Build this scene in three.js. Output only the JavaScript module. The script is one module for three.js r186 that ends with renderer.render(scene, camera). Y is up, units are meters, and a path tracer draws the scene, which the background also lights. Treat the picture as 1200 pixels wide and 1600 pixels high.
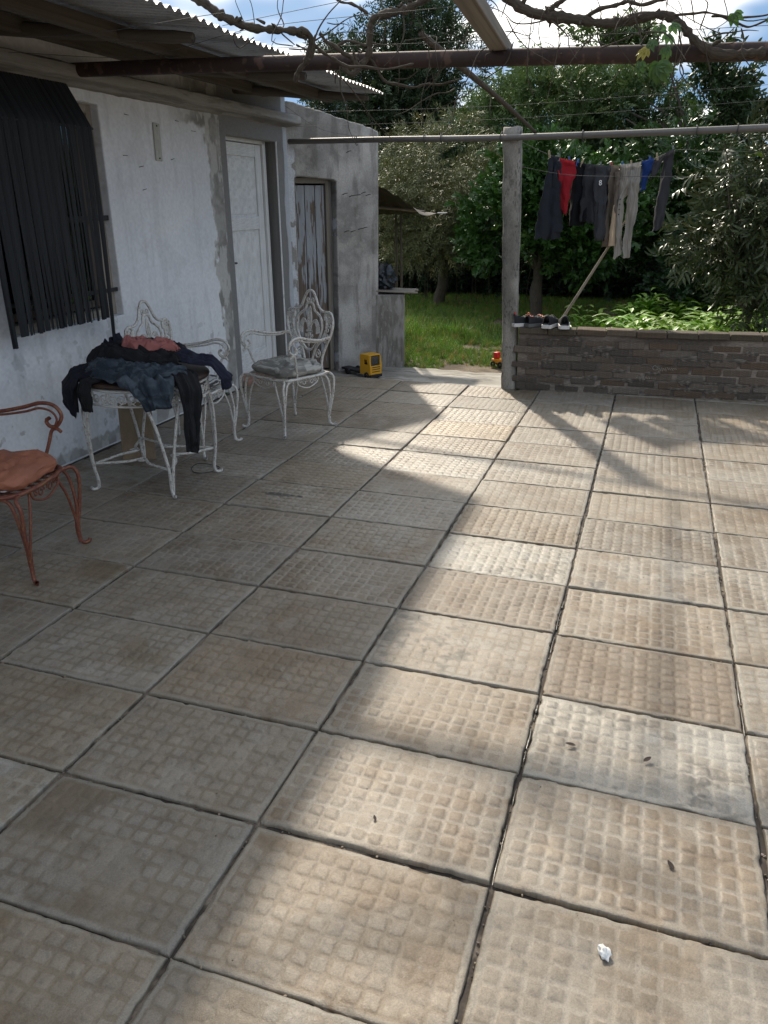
import * as THREE from 'three';
import { RoundedBoxGeometry } from 'three/addons/geometries/RoundedBoxGeometry.js';
import { mergeGeometries } from 'three/addons/utils/BufferGeometryUtils.js';

// ---------------------------------------------------------------- camera, sky, sun, exposure
const scene = new THREE.Scene();
const camera = new THREE.PerspectiveCamera(67.28, 768 / 1024, 0.05, 400);
camera.rotation.order = 'YXZ';
camera.position.set(0, 1.5, 0);
camera.rotation.set(THREE.MathUtils.degToRad(-22), THREE.MathUtils.degToRad(18.8), THREE.MathUtils.degToRad(-0.3));
scene.add(camera);

const SUN = new THREE.Vector3(-0.62, 1, -1.1).normalize();
const sun = new THREE.DirectionalLight(new THREE.Color().setRGB(1, 0.9, 0.75), 4.8);
sun.target.position.set(0, 0, -5);
sun.position.copy(SUN).multiplyScalar(30).add(sun.target.position);
sun.castShadow = true;
sun.shadow.mapSize.set(4096, 4096);
sun.shadow.radius = 3.2;
Object.assign(sun.shadow.camera, { left: -16, right: 16, top: 16, bottom: -16, near: 1, far: 70 });
scene.add(sun, sun.target);

const renderer = new THREE.WebGLRenderer({ antialias: true });
renderer.setSize(768, 1024);
renderer.toneMapping = THREE.LinearToneMapping;
renderer.toneMappingExposure = 1.1;
renderer.shadowMap.enabled = true;

// ---------------------------------------------------------------- random numbers and noise
function rngOf(seed) {
  let s = seed | 0;
  return () => { s = (s + 0x6d2b79f5) | 0; let t = Math.imul(s ^ (s >>> 15), 1 | s); t = (t + Math.imul(t ^ (t >>> 7), 61 | t)) ^ t; return ((t ^ (t >>> 14)) >>> 0) / 4294967296; };
}
const rnd = rngOf(7);
const rr = (a, b, r = rnd) => a + (b - a) * r();
const HASH = (() => { const r = rngOf(99), t = new Float32Array(65536); for (let i = 0; i < 65536; i++) t[i] = r(); return t; })();
function vn(x, y, P = 256) {                                   // value noise, period P cells
  const xi = Math.floor(x), yi = Math.floor(y); let fx = x - xi, fy = y - yi;
  fx = fx * fx * (3 - 2 * fx); fy = fy * fy * (3 - 2 * fy);
  const m = (a) => ((a % P) + P) % P, x0 = m(xi), x1 = m(xi + 1), y0 = m(yi) * 256, y1 = m(yi + 1) * 256;
  const a = HASH[(y0 + x0) & 65535], b = HASH[(y0 + x1) & 65535], c = HASH[(y1 + x0) & 65535], d = HASH[(y1 + x1) & 65535];
  return a + (b - a) * fx + (c - a + (a - b - c + d) * fx) * fy;
}
function fbm(x, y, oct = 4, P = 256) { let s = 0, w = 0.5, n = 0; for (let i = 0; i < oct; i++) { s += w * vn(x + i * 17, y + i * 31, P); n += w; w *= 0.5; x *= 2; y *= 2; P = Math.min(256, P * 2); } return s / n; }
const sst = (a, b, x) => { const t = Math.min(1, Math.max(0, (x - a) / (b - a))); return t * t * (3 - 2 * t); };
const mix = (a, b, t) => a + (b - a) * t;
const mix3 = (a, b, t) => [mix(a[0], b[0], t), mix(a[1], b[1], t), mix(a[2], b[2], t)];
const clamp = (x, a, b) => Math.min(b, Math.max(a, x));

// the sky: blue with bright broken cloud, whiter towards the sun
{
  const W = 1024, Hh = 512, data = new Float32Array(W * Hh * 4);
  for (let j = 0; j < Hh; j++) for (let i = 0; i < W; i++) {
    const el = ((j + 0.5) / Hh - 0.5) * Math.PI, az = ((i + 0.5) / W - 0.5) * 2 * Math.PI;
    const d = [Math.cos(el) * Math.cos(az), Math.sin(el), Math.cos(el) * Math.sin(az)];
    const up = Math.max(0, d[1]), cs = clamp(d[0] * SUN.x + d[1] * SUN.y + d[2] * SUN.z, -1, 1);
    let c = mix3([0.25, 0.46, 0.76], [0.32, 0.43, 0.62], Math.pow(up, 0.8));
    const k = 1 / (up + 0.22), cx = d[0] * k * 1.5 + 7, cy = d[2] * k * 1.5 + 3;
    const near = sst(0.76, 0.95, cs);
    let cl = fbm(cx * 1.3, cy * 2.6, 6) * 0.65 + fbm(cx * 0.6 + 9, cy * 0.6, 4) * 0.45;
    cl = sst(0.53 - near * 0.22, 0.7 - near * 0.17, cl);
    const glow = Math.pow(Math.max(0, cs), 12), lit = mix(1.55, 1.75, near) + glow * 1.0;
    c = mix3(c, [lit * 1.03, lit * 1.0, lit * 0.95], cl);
    const g2 = 0.5 * glow + 1.6 * Math.pow(Math.max(0, cs), 60);
    c = [c[0] + g2, c[1] + g2 * 0.97, c[2] + g2 * 0.9];
    if (d[1] < 0) c = mix3(c, [0.3, 0.3, 0.28], sst(0, 0.12, -d[1]));
    const o = (j * W + i) * 4; data[o] = c[0]; data[o + 1] = c[1]; data[o + 2] = c[2]; data[o + 3] = 1;
  }
  const t = new THREE.DataTexture(data, W, Hh, THREE.RGBAFormat, THREE.FloatType);
  t.mapping = THREE.EquirectangularReflectionMapping; t.magFilter = t.minFilter = THREE.LinearFilter; t.wrapS = THREE.RepeatWrapping; t.needsUpdate = true;
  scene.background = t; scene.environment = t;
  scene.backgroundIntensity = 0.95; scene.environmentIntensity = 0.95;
}

// ---------------------------------------------------------------- helpers
const taken = new Map();
function numbered(n) { const k = taken.get(n) || 0; taken.set(n, k + 1); return k ? n + '_' + String(k).padStart(3, '0') : n; }
function shade(o) { o.castShadow = true; o.receiveShadow = true; return o; }
function thing(name, label, category, pos = [0, 0, 0], turn = 0, group) {
  const o = new THREE.Group(); o.name = numbered(name); o.position.set(...pos); o.rotation.y = turn; o.userData = { label, category };
  if (group) o.userData.group = group; scene.add(o); return o;
}
function part(name, geo, mat, parent, label) {
  const g = Array.isArray(geo) ? merge(geo) : geo;
  const m = shade(new THREE.Mesh(g, mat)); m.name = name; if (label) m.userData.label = label; parent.add(m); return m;
}
function solo(name, geo, mat, label, category, group) {
  const m = part(numbered(name), geo, mat, scene); m.userData = { label, category }; if (group) m.userData.group = group; return m;
}
function struct(name, geo, mat) { const m = part(numbered(name), geo, mat, scene); m.userData = { kind: 'structure' }; return m; }
function merge(list) {
  const any = list.some((g) => g.index === null);
  const out = list.map((g) => { let q = any && g.index ? g.toNonIndexed() : g; if (!q.attributes.uv) q.setAttribute('uv', new THREE.BufferAttribute(new Float32Array(q.attributes.position.count * 2), 2)); for (const k of Object.keys(q.attributes)) if (!['position', 'normal', 'uv', 'color'].includes(k)) q.deleteAttribute(k); return q; });
  return list.length === 1 ? out[0] : mergeGeometries(out, false);
}
const V = (x, y, z) => new THREE.Vector3(x, y, z);
const P3 = (a) => a.map((p) => V(p[0], p[1], p[2]));
function box(w, h, d, x = 0, y = 0, z = 0, r = 0.004) { const g = r > 0 ? new RoundedBoxGeometry(w, h, d, 1, Math.min(r, w / 2.1, h / 2.1, d / 2.1)) : new THREE.BoxGeometry(w, h, d); g.translate(x, y, z); return g; }
function tube(pts, r, seg, rad = 6, closed = false) { const c = new THREE.CatmullRomCurve3(P3(pts), closed, 'catmullrom', 0.5); return new THREE.TubeGeometry(c, seg || Math.max(6, pts.length * 5), r, rad, closed); }
// tapered, slightly knobbly tube with caps
function ttube(pts, r0, r1, seg = 24, rad = 7, knob = 0, rg = rnd, bend = 0) {
  const c = new THREE.CatmullRomCurve3(P3(pts), false, 'catmullrom', 0.5), fr = c.computeFrenetFrames(seg, false), pos = [], uv = [], idx = [], len = c.getLength();
  const n0 = rg() * 100;
  for (let i = 0; i <= seg; i++) {
    const t = i / seg, p = c.getPointAt(t); let r = mix(r0, r1, t) * (1 + knob * (vn(t * seg * 0.35 + n0, 3.3) - 0.5) * 2);
    if (bend) { p.x += bend * (vn(t * 7 + n0, 1) - 0.5); p.y += bend * (vn(t * 7 + n0, 11) - 0.5); p.z += bend * (vn(t * 7 + n0, 21) - 0.5); }
    if (i === 0 || i === seg) r *= 0.7;
    for (let j = 0; j <= rad; j++) {
      const a = (j / rad) * Math.PI * 2, q = r * (1 + knob * 0.7 * (vn((j % rad) * 1.7 + n0, t * seg * 0.3) - 0.5));
      const N = fr.normals[i], B = fr.binormals[i];
      pos.push(p.x + q * (Math.cos(a) * N.x + Math.sin(a) * B.x), p.y + q * (Math.cos(a) * N.y + Math.sin(a) * B.y), p.z + q * (Math.cos(a) * N.z + Math.sin(a) * B.z)); uv.push(j / rad * 6.28 * r0, t * len);
    }
  }
  for (let i = 0; i < seg; i++) for (let j = 0; j < rad; j++) { const a = i * (rad + 1) + j, b = a + rad + 1; idx.push(a, b, a + 1, b, b + 1, a + 1); }
  for (const e of [0, seg]) { const k = pos.length / 3, b = e * (rad + 1); const p = c.getPointAt(e / seg); pos.push(p.x, p.y, p.z); uv.push(0, 0); for (let j = 0; j < rad; j++) e ? idx.push(k, b + j, b + j + 1) : idx.push(k, b + j + 1, b + j); }
  return geom(pos, uv, idx);
}
function geom(pos, uv, idx, col) {
  const g = new THREE.BufferGeometry(); g.setAttribute('position', new THREE.Float32BufferAttribute(pos, 3));
  g.setAttribute('uv', new THREE.Float32BufferAttribute(uv || new Float32Array(pos.length / 3 * 2), 2));
  if (col) g.setAttribute('color', new THREE.Float32BufferAttribute(col, 3));
  g.setIndex(idx); g.computeVertexNormals(); return g;
}
// sheet over a grid: fn(u, v) -> [x, y, z]
function sheet(nu, nv, fn, closedU = false) {
  const pos = [], uv = [], idx = [];
  for (let j = 0; j <= nv; j++) for (let i = 0; i <= nu; i++) { const p = fn(i / nu, j / nv); pos.push(...p); uv.push(i / nu, j / nv); }
  for (let j = 0; j < nv; j++) for (let i = 0; i < nu; i++) { const a = j * (nu + 1) + i, b = a + nu + 1; idx.push(a, a + 1, b, b, a + 1, b + 1); }
  return geom(pos, uv, idx);
}
function grain(g, axis, k = 3, s = 0.7) { const p = g.attributes.position, uv = g.attributes.uv; for (let i = 0; i < p.count; i++) { const q = [p.getX(i), p.getY(i), p.getZ(i)]; uv.setXY(i, (q[(axis + 1) % 3] + q[(axis + 2) % 3]) * k, q[axis] * s); } return g; }
const lin = (r, g, b) => new THREE.Color().setRGB(r, g, b);
function mat(c, rough = 0.8, o = {}) { return new THREE.MeshStandardMaterial({ color: Array.isArray(c) ? lin(...c) : c, roughness: rough, side: THREE.DoubleSide, ...o }); }
function phys(c, rough, o) { return new THREE.MeshPhysicalMaterial({ color: lin(...c), roughness: rough, side: THREE.DoubleSide, ...o }); }
const toS = (x) => { x = clamp(x, 0, 1); return Math.round(255 * (x <= 0.0031308 ? 12.92 * x : 1.055 * Math.pow(x, 1 / 2.4) - 0.055)); };
function tex(w, h, fn, linear = false) {                        // fn(u, v) -> linear rgb or a grey value
  const d = new Uint8Array(w * h * 4);
  for (let j = 0; j < h; j++) for (let i = 0; i < w; i++) {
    let c = fn((i + 0.5) / w, (j + 0.5) / h); if (typeof c === 'number') c = [c, c, c]; const o = (j * w + i) * 4;
    for (let k = 0; k < 3; k++) d[o + k] = linear ? Math.round(255 * clamp(c[k], 0, 1)) : toS(c[k]); d[o + 3] = 255;
  }
  const t = new THREE.DataTexture(d, w, h); t.wrapS = t.wrapT = THREE.RepeatWrapping; t.magFilter = THREE.LinearFilter; t.minFilter = THREE.LinearMipmapLinearFilter; t.generateMipmaps = true;
  if (!linear) t.colorSpace = THREE.SRGBColorSpace; t.needsUpdate = true; return t;
}
function rep(t, x, y, ox = 0, oy = 0) { const c = t.clone(); c.repeat.set(x, y); c.offset.set(ox, oy); c.needsUpdate = true; return c; }

// ---------------------------------------------------------------- shared materials
const grainT = tex(512, 512, (u, v) => { const a = fbm(u * 8, v * 8, 5, 8), b = vn(u * 256, v * 256, 256), c = vn(u * 128, v * 128, 128); let g = 0.66 + 0.38 * a + 0.26 * (b - 0.5) + 0.2 * (c - 0.5); if (b * c > 0.8) g *= 0.55; return [g, g * 0.99, g * 0.97]; });
const grainB = tex(512, 512, (u, v) => 0.5 + 0.5 * (vn(u * 128, v * 128, 128) - 0.5) + 0.5 * (vn(u * 256, v * 256, 256) - 0.5) + 0.5 * (fbm(u * 16, v * 16, 3, 16) - 0.5), true);
const cementT = tex(1024, 1024, (u, v) => {
  const a = fbm(u * 6, v * 6, 5, 6), s = fbm(u * 24, v * 5, 4, 8), f = vn(u * 256, v * 256), p = fbm(u * 20 + 3, v * 20, 3, 20);
  let c = mix3([0.2, 0.185, 0.165], [0.34, 0.325, 0.3], sst(0.3, 0.7, a)); c = mix3(c, [0.13, 0.12, 0.105], 0.6 * sst(0.52, 0.7, s)); c = mix3(c, [0.42, 0.4, 0.37], 0.5 * sst(0.6, 0.75, p));
  const g = 0.86 + 0.28 * f; return [c[0] * g, c[1] * g, c[2] * g];
});
const postT = tex(512, 1024, (u, v) => {
  const a = fbm(u * 4, v * 8, 5, 8), f = vn(u * 128, v * 256), p = fbm(u * 60 + 3, v * 90, 3, 128);
  let c = mix3([0.17, 0.16, 0.135], [0.3, 0.28, 0.245], sst(0.3, 0.7, a)); c = mix3(c, [0.07, 0.066, 0.056], 0.7 * sst(0.5, 0.68, p) * sst(0.35, 0.6, fbm(u * 5 + 7, v * 12, 3, 16))); const g = 0.8 + 0.4 * f; return [c[0] * g, c[1] * g, c[2] * g];
});
const rustT = tex(512, 512, (u, v) => { const a = fbm(u * 8, v * 8, 5, 8), p = fbm(u * 30, v * 30, 3, 30); let c = mix3([0.03, 0.02, 0.018], [0.07, 0.04, 0.032], a); c = mix3(c, [0.14, 0.085, 0.06], sst(0.58, 0.75, p) * 0.7); return c; });
const woodT = tex(256, 1024, (u, v) => { const w = fbm(u * 40, v * 3, 4, 64), k = fbm(u * 6, v * 2, 3, 16); const g = 0.6 + 0.7 * w; return mix3([0.2 * g, 0.175 * g, 0.145 * g], [0.32 * g, 0.29 * g, 0.245 * g], k); });
const barkT = tex(256, 512, (u, v) => { const w = fbm(u * 16, v * 10, 4, 32), g = 0.4 + 1.1 * w; return [0.12 * g, 0.1 * g, 0.08 * g]; });
const clothN = tex(256, 256, (u, v) => 0.5 + 0.25 * (vn(u * 128, v * 128, 128) - 0.5) + 0.25 * Math.sin(u * 256 * 3.14159 * 0.5) * 0.3, true);
const M = {
  cement: mat([1, 1, 1], 0.95, { map: cementT, bumpMap: cementT, bumpScale: 0.004 }),
  post: mat([1, 1, 1], 0.95, { map: postT, bumpMap: postT, bumpScale: 0.004 }),
  rust: mat([1, 1, 1], 0.75, { map: rustT, metalness: 0.15, bumpMap: rustT, bumpScale: 0.002 }),
  pipe: mat([0.17, 0.16, 0.15], 0.6, { map: grainT, metalness: 0.3 }),
  timber: mat([0.9, 0.88, 0.84], 0.9, { map: woodT, bumpMap: woodT, bumpScale: 0.004 }),
  darkTimber: mat([0.36, 0.33, 0.3], 0.95, { map: woodT, bumpMap: woodT, bumpScale: 0.004 }),
  bark: mat([0.8, 0.78, 0.75], 0.95, { map: rep(barkT, 8, 3), bumpMap: rep(barkT, 8, 3), bumpScale: 0.006 }),
  vineBark: mat([0.62, 0.58, 0.52], 0.95, { map: rep(barkT, 12, 6), bumpMap: rep(barkT, 12, 6), bumpScale: 0.004 }),
  wire: mat([0.07, 0.068, 0.065], 0.75, { metalness: 0.2 }),
  black: mat([0.012, 0.012, 0.014], 0.6), darkMetal: mat([0.03, 0.03, 0.03], 0.6, { metalness: 0.3 }),
};

// ================================================================ the setting
// ground beyond the patio: one large sheet of earth
const soilT = tex(512, 512, (u, v) => { const a = fbm(u * 8, v * 8, 5, 8), f = vn(u * 200, v * 200); const g = 0.7 + 0.6 * f; return mix3([0.07 * g, 0.05 * g, 0.032 * g], [0.16 * g, 0.125 * g, 0.085 * g], sst(0.35, 0.7, a)); });
{
  const g = new THREE.PlaneGeometry(400, 400, 1, 1); g.rotateX(-Math.PI / 2); const uv = g.attributes.uv; for (let i = 0; i < uv.count; i++) uv.setXY(i, uv.getX(i) * 200, uv.getY(i) * 200);
  const m = struct('ground', g, mat([1, 1, 1], 1, { map: soilT, bumpMap: soilT, bumpScale: 0.02 })); m.position.y = -0.185;
}
// concrete apron between the patio and the grass
{
  const T = tex(1024, 512, (u, v) => { const a = fbm(u * 10, v * 6, 5), p = fbm(u * 34 + 4, v * 20, 4), f = vn(u * 400, v * 200); let c = mix3([0.26, 0.24, 0.205], [0.46, 0.43, 0.38], sst(0.3, 0.68, a)); c = mix3(c, [0.1, 0.085, 0.065], 0.5 * sst(0.58, 0.68, p) * sst(0.75, 0.3, u)); const g = 0.85 + 0.3 * f; return [c[0] * g, c[1] * g, c[2] * g]; });
  const X0 = -4.2, X1 = 2.6, Z0 = -6.45, n = 90;
  const g = sheet(n, 24, (u, v) => { const x = mix(X0, X1, u), far = -7.86 + 0.12 * (vn(x * 3, 5) - 0.5) + 0.08 * (vn(x * 13, 9) - 0.5), z = mix(Z0, far, v); return [x, -0.14 + 0.008 * (fbm(x * 5, z * 5, 3) - 0.5) - (v > 0.97 ? 0.05 : 0), z]; });
  struct('concrete_apron', g, mat([1, 1, 1], 0.92, { map: T, bumpMap: T, bumpScale: 0.006 }));
}
// patio: each slab with its embossed grid is a piece of its own, on a bed of dirt and mortar
const CX = 0.617, CZ = 0.4005, X00 = -0.2, Z00 = -1.764;
const patio = new THREE.Group(); patio.name = 'patio'; patio.userData = { kind: 'structure' }; scene.add(patio);
{
  const T = tex(512, 512, (u, v) => { const a = fbm(u * 12, v * 12, 5, 12), f = vn(u * 256, v * 256); const g = 0.7 + 0.6 * f; return mix3([0.035 * g, 0.026 * g, 0.019 * g], [0.17 * g, 0.135 * g, 0.1 * g], sst(0.42, 0.64, a)); });
  const g = sheet(220, 280, (u, v) => { const x = mix(-3.36, 2.9, u), z = mix(1.5, -6.575, v); return [x, -0.0105 + 0.009 * (fbm(x * 9, z * 9, 3) - 0.5), z]; });
  part('bedding', g, mat([1, 1, 1], 0.85, { map: rep(T, 8, 10), bumpMap: rep(T, 8, 10), bumpScale: 0.006 }), patio, 'dirt and crumbling mortar in the joints between the slabs');
  // broken face of the step at the patio's far edge
  part('step_face', box(6.26, 0.16, 0.05, -0.23, -0.1, -6.545, 0.006), M.cement, patio);
  // shiny crumbly mortar bead along two of the long joints
  const bead = [];
  for (const [x, z0, z1, seed] of [[-0.2, 0.6, -3.0, 1], [0.417, 0.4, -2.6, 2], [-0.817, -2.5, -4.4, 3]]) {
    let z = z0; const r = rngOf(seed);
    while (z > z1) { const l = rr(0.03, 0.16, r); if (r() < 0.3) { const w = rr(0.0015, 0.0035, r), xo = x + rr(-0.001, 0.001, r); bead.push(ttube([[xo, -0.006, z], [xo + rr(-0.002, 0.002, r), -0.0045, z - l / 2], [xo, -0.006, z - l]], w, w * 0.8, 10, 6, 0.5, r)); } z -= l * rr(0.9, 1.5, r); }
  }
  part('mortar', bead, mat([0.13, 0.115, 0.095], 0.28, { map: grainT }), patio, 'shiny crumbling mortar left in the long joints').userData.kind = 'stuff';
}
const tileMat = mat([1, 1, 1], 0.55, { map: rep(grainT, 2.6, 2.6), bumpMap: rep(grainB, 6.3, 6.3), bumpScale: 0.0008, vertexColors: true });
const tileMatB = mat([1, 1, 1], 0.46, { map: rep(grainT, 2.6, 2.6), bumpMap: rep(grainB, 6.3, 6.3), bumpScale: 0.0008, vertexColors: true });
{
  const tones = [[0.31, 0.272, 0.224], [0.34, 0.303, 0.254], [0.285, 0.24, 0.188], [0.31, 0.262, 0.203], [0.36, 0.327, 0.28], [0.265, 0.232, 0.19], [0.33, 0.287, 0.232]];
  const special = { '0,1': 'white', '-1,4': 'white', '0,4': 'pale', '-3,-1': 'white', '0,2': 'brown', '0,0': 'tan', '0,-1': 'grey', '-1,0': 'tan', '-1,-1': 'tan', '-1,3': 'brown', '-2,9': 'orange', '0,3': 'tan', '-1,2': 'pale', '-1,1': 'tan', '-2,0': 'grey', '-2,1': 'tan' };
  const TW = CX - 0.0085, TD = CZ - 0.0065, NX = 13, NZ = 8, PX = 0.0445;
  const mx = (TW - NX * PX) / 2, mz = (TD - NZ * PX) / 2;
  for (let i = -6; i <= 4; i++) for (let j = -5; j <= 13; j++) {
    const zc = Z00 - CZ * j + CZ / 2, xc = X00 + CX * (i + 0.5);
    if (xc - TW / 2 < -3.35) { if (xc + TW / 2 < -3.25) continue; }
    if (j === 13 && i < -1) continue;
    if (zc > 0.9 || (xc > 0.9 && zc > -1.4) || (xc < -1.8 && zc > -0.3)) continue;
    const r = rngOf(1000 + i * 77 + j * 13), near = zc > -3.6, kind = special[i + ',' + j];
    let tone = tones[Math.floor(r() * tones.length)].slice();
    if (kind === 'white') tone = [0.41, 0.38, 0.332]; if (kind === 'pale') tone = [0.36, 0.318, 0.264]; if (kind === 'brown') tone = [0.25, 0.2, 0.148]; if (kind === 'tan') tone = [0.315, 0.26, 0.196]; if (kind === 'grey') tone = [0.295, 0.255, 0.206]; if (kind === 'orange') tone = [0.36, 0.275, 0.18];
    tone = [tone[0] * 0.88, tone[1] * 0.855, tone[2] * 0.81];
    const worn = rr(0.2, 0.6, r), depth = rr(0.0017, 0.0028, r) * (kind === 'white' ? 1.1 : 1), dust = rr(0.1, 0.45, r), off = [r() * 50, r() * 50], patchAmt = rr(0.5, 1.0, r), sq = rr(0.66, 0.76, r), rag = rr(0.008, 0.016, r);
    const fr = near ? [0, 0.115, 0.19, 0.4, 0.6, 0.81, 0.885] : [0, 0.12, 0.2, 0.8, 0.88];
    const linesOf = (n, mar, len) => { const o = [[0, -2, 0], [0, -2, 0], [0.004, -2, 0], [0.011, -2, 0]]; for (let c = 0; c < n; c++) for (const f of fr) o.push([mar + (c + f) * PX, c, f]); o.push([mar + n * PX, -2, 0], [len - 0.011, -2, 0], [len - 0.004, -2, 0], [len, -2, 0], [len, -2, 0]); return o; };
    const LX = linesOf(NX, mx, TW), LZ = linesOf(NZ, mz, TD), nx = LX.length - 1, nz = LZ.length - 1, top = (f) => (f < 0.15 || f > 0.85 ? 0 : 1);
    const dark = r() < 0.55, frame = [0.55 * tone[0] + 0.12, 0.55 * tone[1] + 0.116, 0.55 * tone[2] + 0.1], browner = [tone[0] * 0.68, tone[1] * 0.6, tone[2] * 0.5], greyer = [tone[0] * 1.08, tone[1] * 1.13, tone[2] * 1.2];
    const pos = [], uv = [], col = [], idx = [];
    for (let b = 0; b <= nz; b++) for (let a = 0; a <= nx; a++) {
      const edge = a === 0 || b === 0 || a === nx || b === nz, [x, ci, fx] = LX[a], [z, cj, fz] = LZ[b], wx = x + off[0], wz = z + off[1];
      let m = 0, sh = 0;
      if (ci >= 0 && cj >= 0) { m = top(fx) * top(fz); sh = HASH[(ci * 31 + cj * 577 + (i + 9) * 1031 + (j + 9) * 4099) & 65535]; m *= 0.72 + 0.5 * sh; }
      const big = fbm(wx * 5, wz * 5, 4), wear = 1 - worn * sst(0.46, 0.66, fbm(wx * 8 + 31, wz * 8, 3)), mid = fbm(wx * 24, wz * 24, 3), fine = vn(wx * 150, wz * 150);
      const border = Math.min(x, TW - x, z, TD - z);
      let y = depth * m * wear + 0.0012 * (big - 0.5) + 0.0016 * (mid - 0.5) - 0.003 * sst(0.0045, 0, border);
      y -= 0.004 * sst(0.6, 0.75, fbm(wx * 30, wz * 30, 2)) * sst(rag, 0.002, border);
      if (edge) y = -0.03;
      const pull = border < 0.02 ? 0.0032 * sst(0.02, 0, border) * sst(0.55, 0.85, vn(wx * 30 + 3, wz * 30)) + 0.0013 * vn(wx * 90, wz * 90) * sst(0.01, 0, border) : 0;
      const ex2 = x - TW / 2, ez2 = z - TD / 2, px = Math.min(x, TW - x) < 0.02 ? -Math.sign(ex2) * pull : 0, pz = Math.min(z, TD - z) < 0.02 ? -Math.sign(ez2) * pull : 0, wv = border > 0.012 ? 1 : 0;
      pos.push(ex2 + px + wv * (0.005 * (vn(wx * 40, wz * 40) - 0.5) + 0.003 * (vn(wx * 130, wz * 130) - 0.5)), y, -(ez2 + pz + wv * (0.005 * (vn(wx * 40 + 60, wz * 40) - 0.5) + 0.003 * (vn(wx * 130 + 60, wz * 130) - 0.5)))); uv.push(wx, wz);
      let c = tone;
      c = mix3(c, browner, patchAmt * sst(0.44, 0.68, big));
      c = mix3(c, greyer, 0.75 * sst(0.5, 0.66, fbm(wx * 9 + 60, wz * 9, 4)));
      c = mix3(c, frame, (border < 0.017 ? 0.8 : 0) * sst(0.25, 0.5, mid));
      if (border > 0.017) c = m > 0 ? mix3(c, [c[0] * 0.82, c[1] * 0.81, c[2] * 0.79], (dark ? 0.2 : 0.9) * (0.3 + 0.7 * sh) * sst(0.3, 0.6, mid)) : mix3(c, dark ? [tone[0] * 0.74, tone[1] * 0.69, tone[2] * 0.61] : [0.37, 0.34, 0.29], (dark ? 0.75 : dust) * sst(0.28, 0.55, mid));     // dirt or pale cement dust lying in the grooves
      if (kind === 'white' || kind === 'pale') c = mix3(c, [0.15, 0.135, 0.11], 0.75 * sst(0.53, 0.6, fbm(wx * 22, wz * 40, 4)) * sst(0.46, 0.6, fbm(wx * 4 + 5, wz * 5, 3)));
      if (fine > 0.93) c = mix3(c, [0.1, 0.09, 0.075], 0.5);
      if (i === -3 && j === 5) { const ex = (x - 0.22) / 0.085, ez = (z - 0.2 + 0.01 * (mid - 0.5)) / 0.03; if (ex * ex + ez * ez < 1 + 0.8 * (mid - 0.5)) c = mix3(c, [0.055, 0.052, 0.045], 0.9); if (((x - 0.34) / 0.02) ** 2 + ((z - 0.205) / 0.014) ** 2 < 1) c = [0.08, 0.075, 0.065]; }
      col.push(...c);
    }
    for (let b = 0; b < nz; b++) for (let a = 0; a < nx; a++) { const p = b * (nx + 1) + a, q = p + nx + 1; idx.push(p, p + 1, q, q, p + 1, q + 1); }
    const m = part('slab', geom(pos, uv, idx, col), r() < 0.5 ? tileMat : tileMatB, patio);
    m.position.set(xc + rr(-0.003, 0.003, r), rr(-0.003, 0.003, r), zc + rr(-0.0025, 0.0025, r)); m.rotation.set(rr(-0.007, 0.007, r), rr(-0.006, 0.006, r), rr(-0.005, 0.005, r));
  }
}

// ================================================================ the house
const WX = -3.33;
const house = thing('house', 'white plastered house wall with peeling cement patches under a corrugated roof', 'house');
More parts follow.
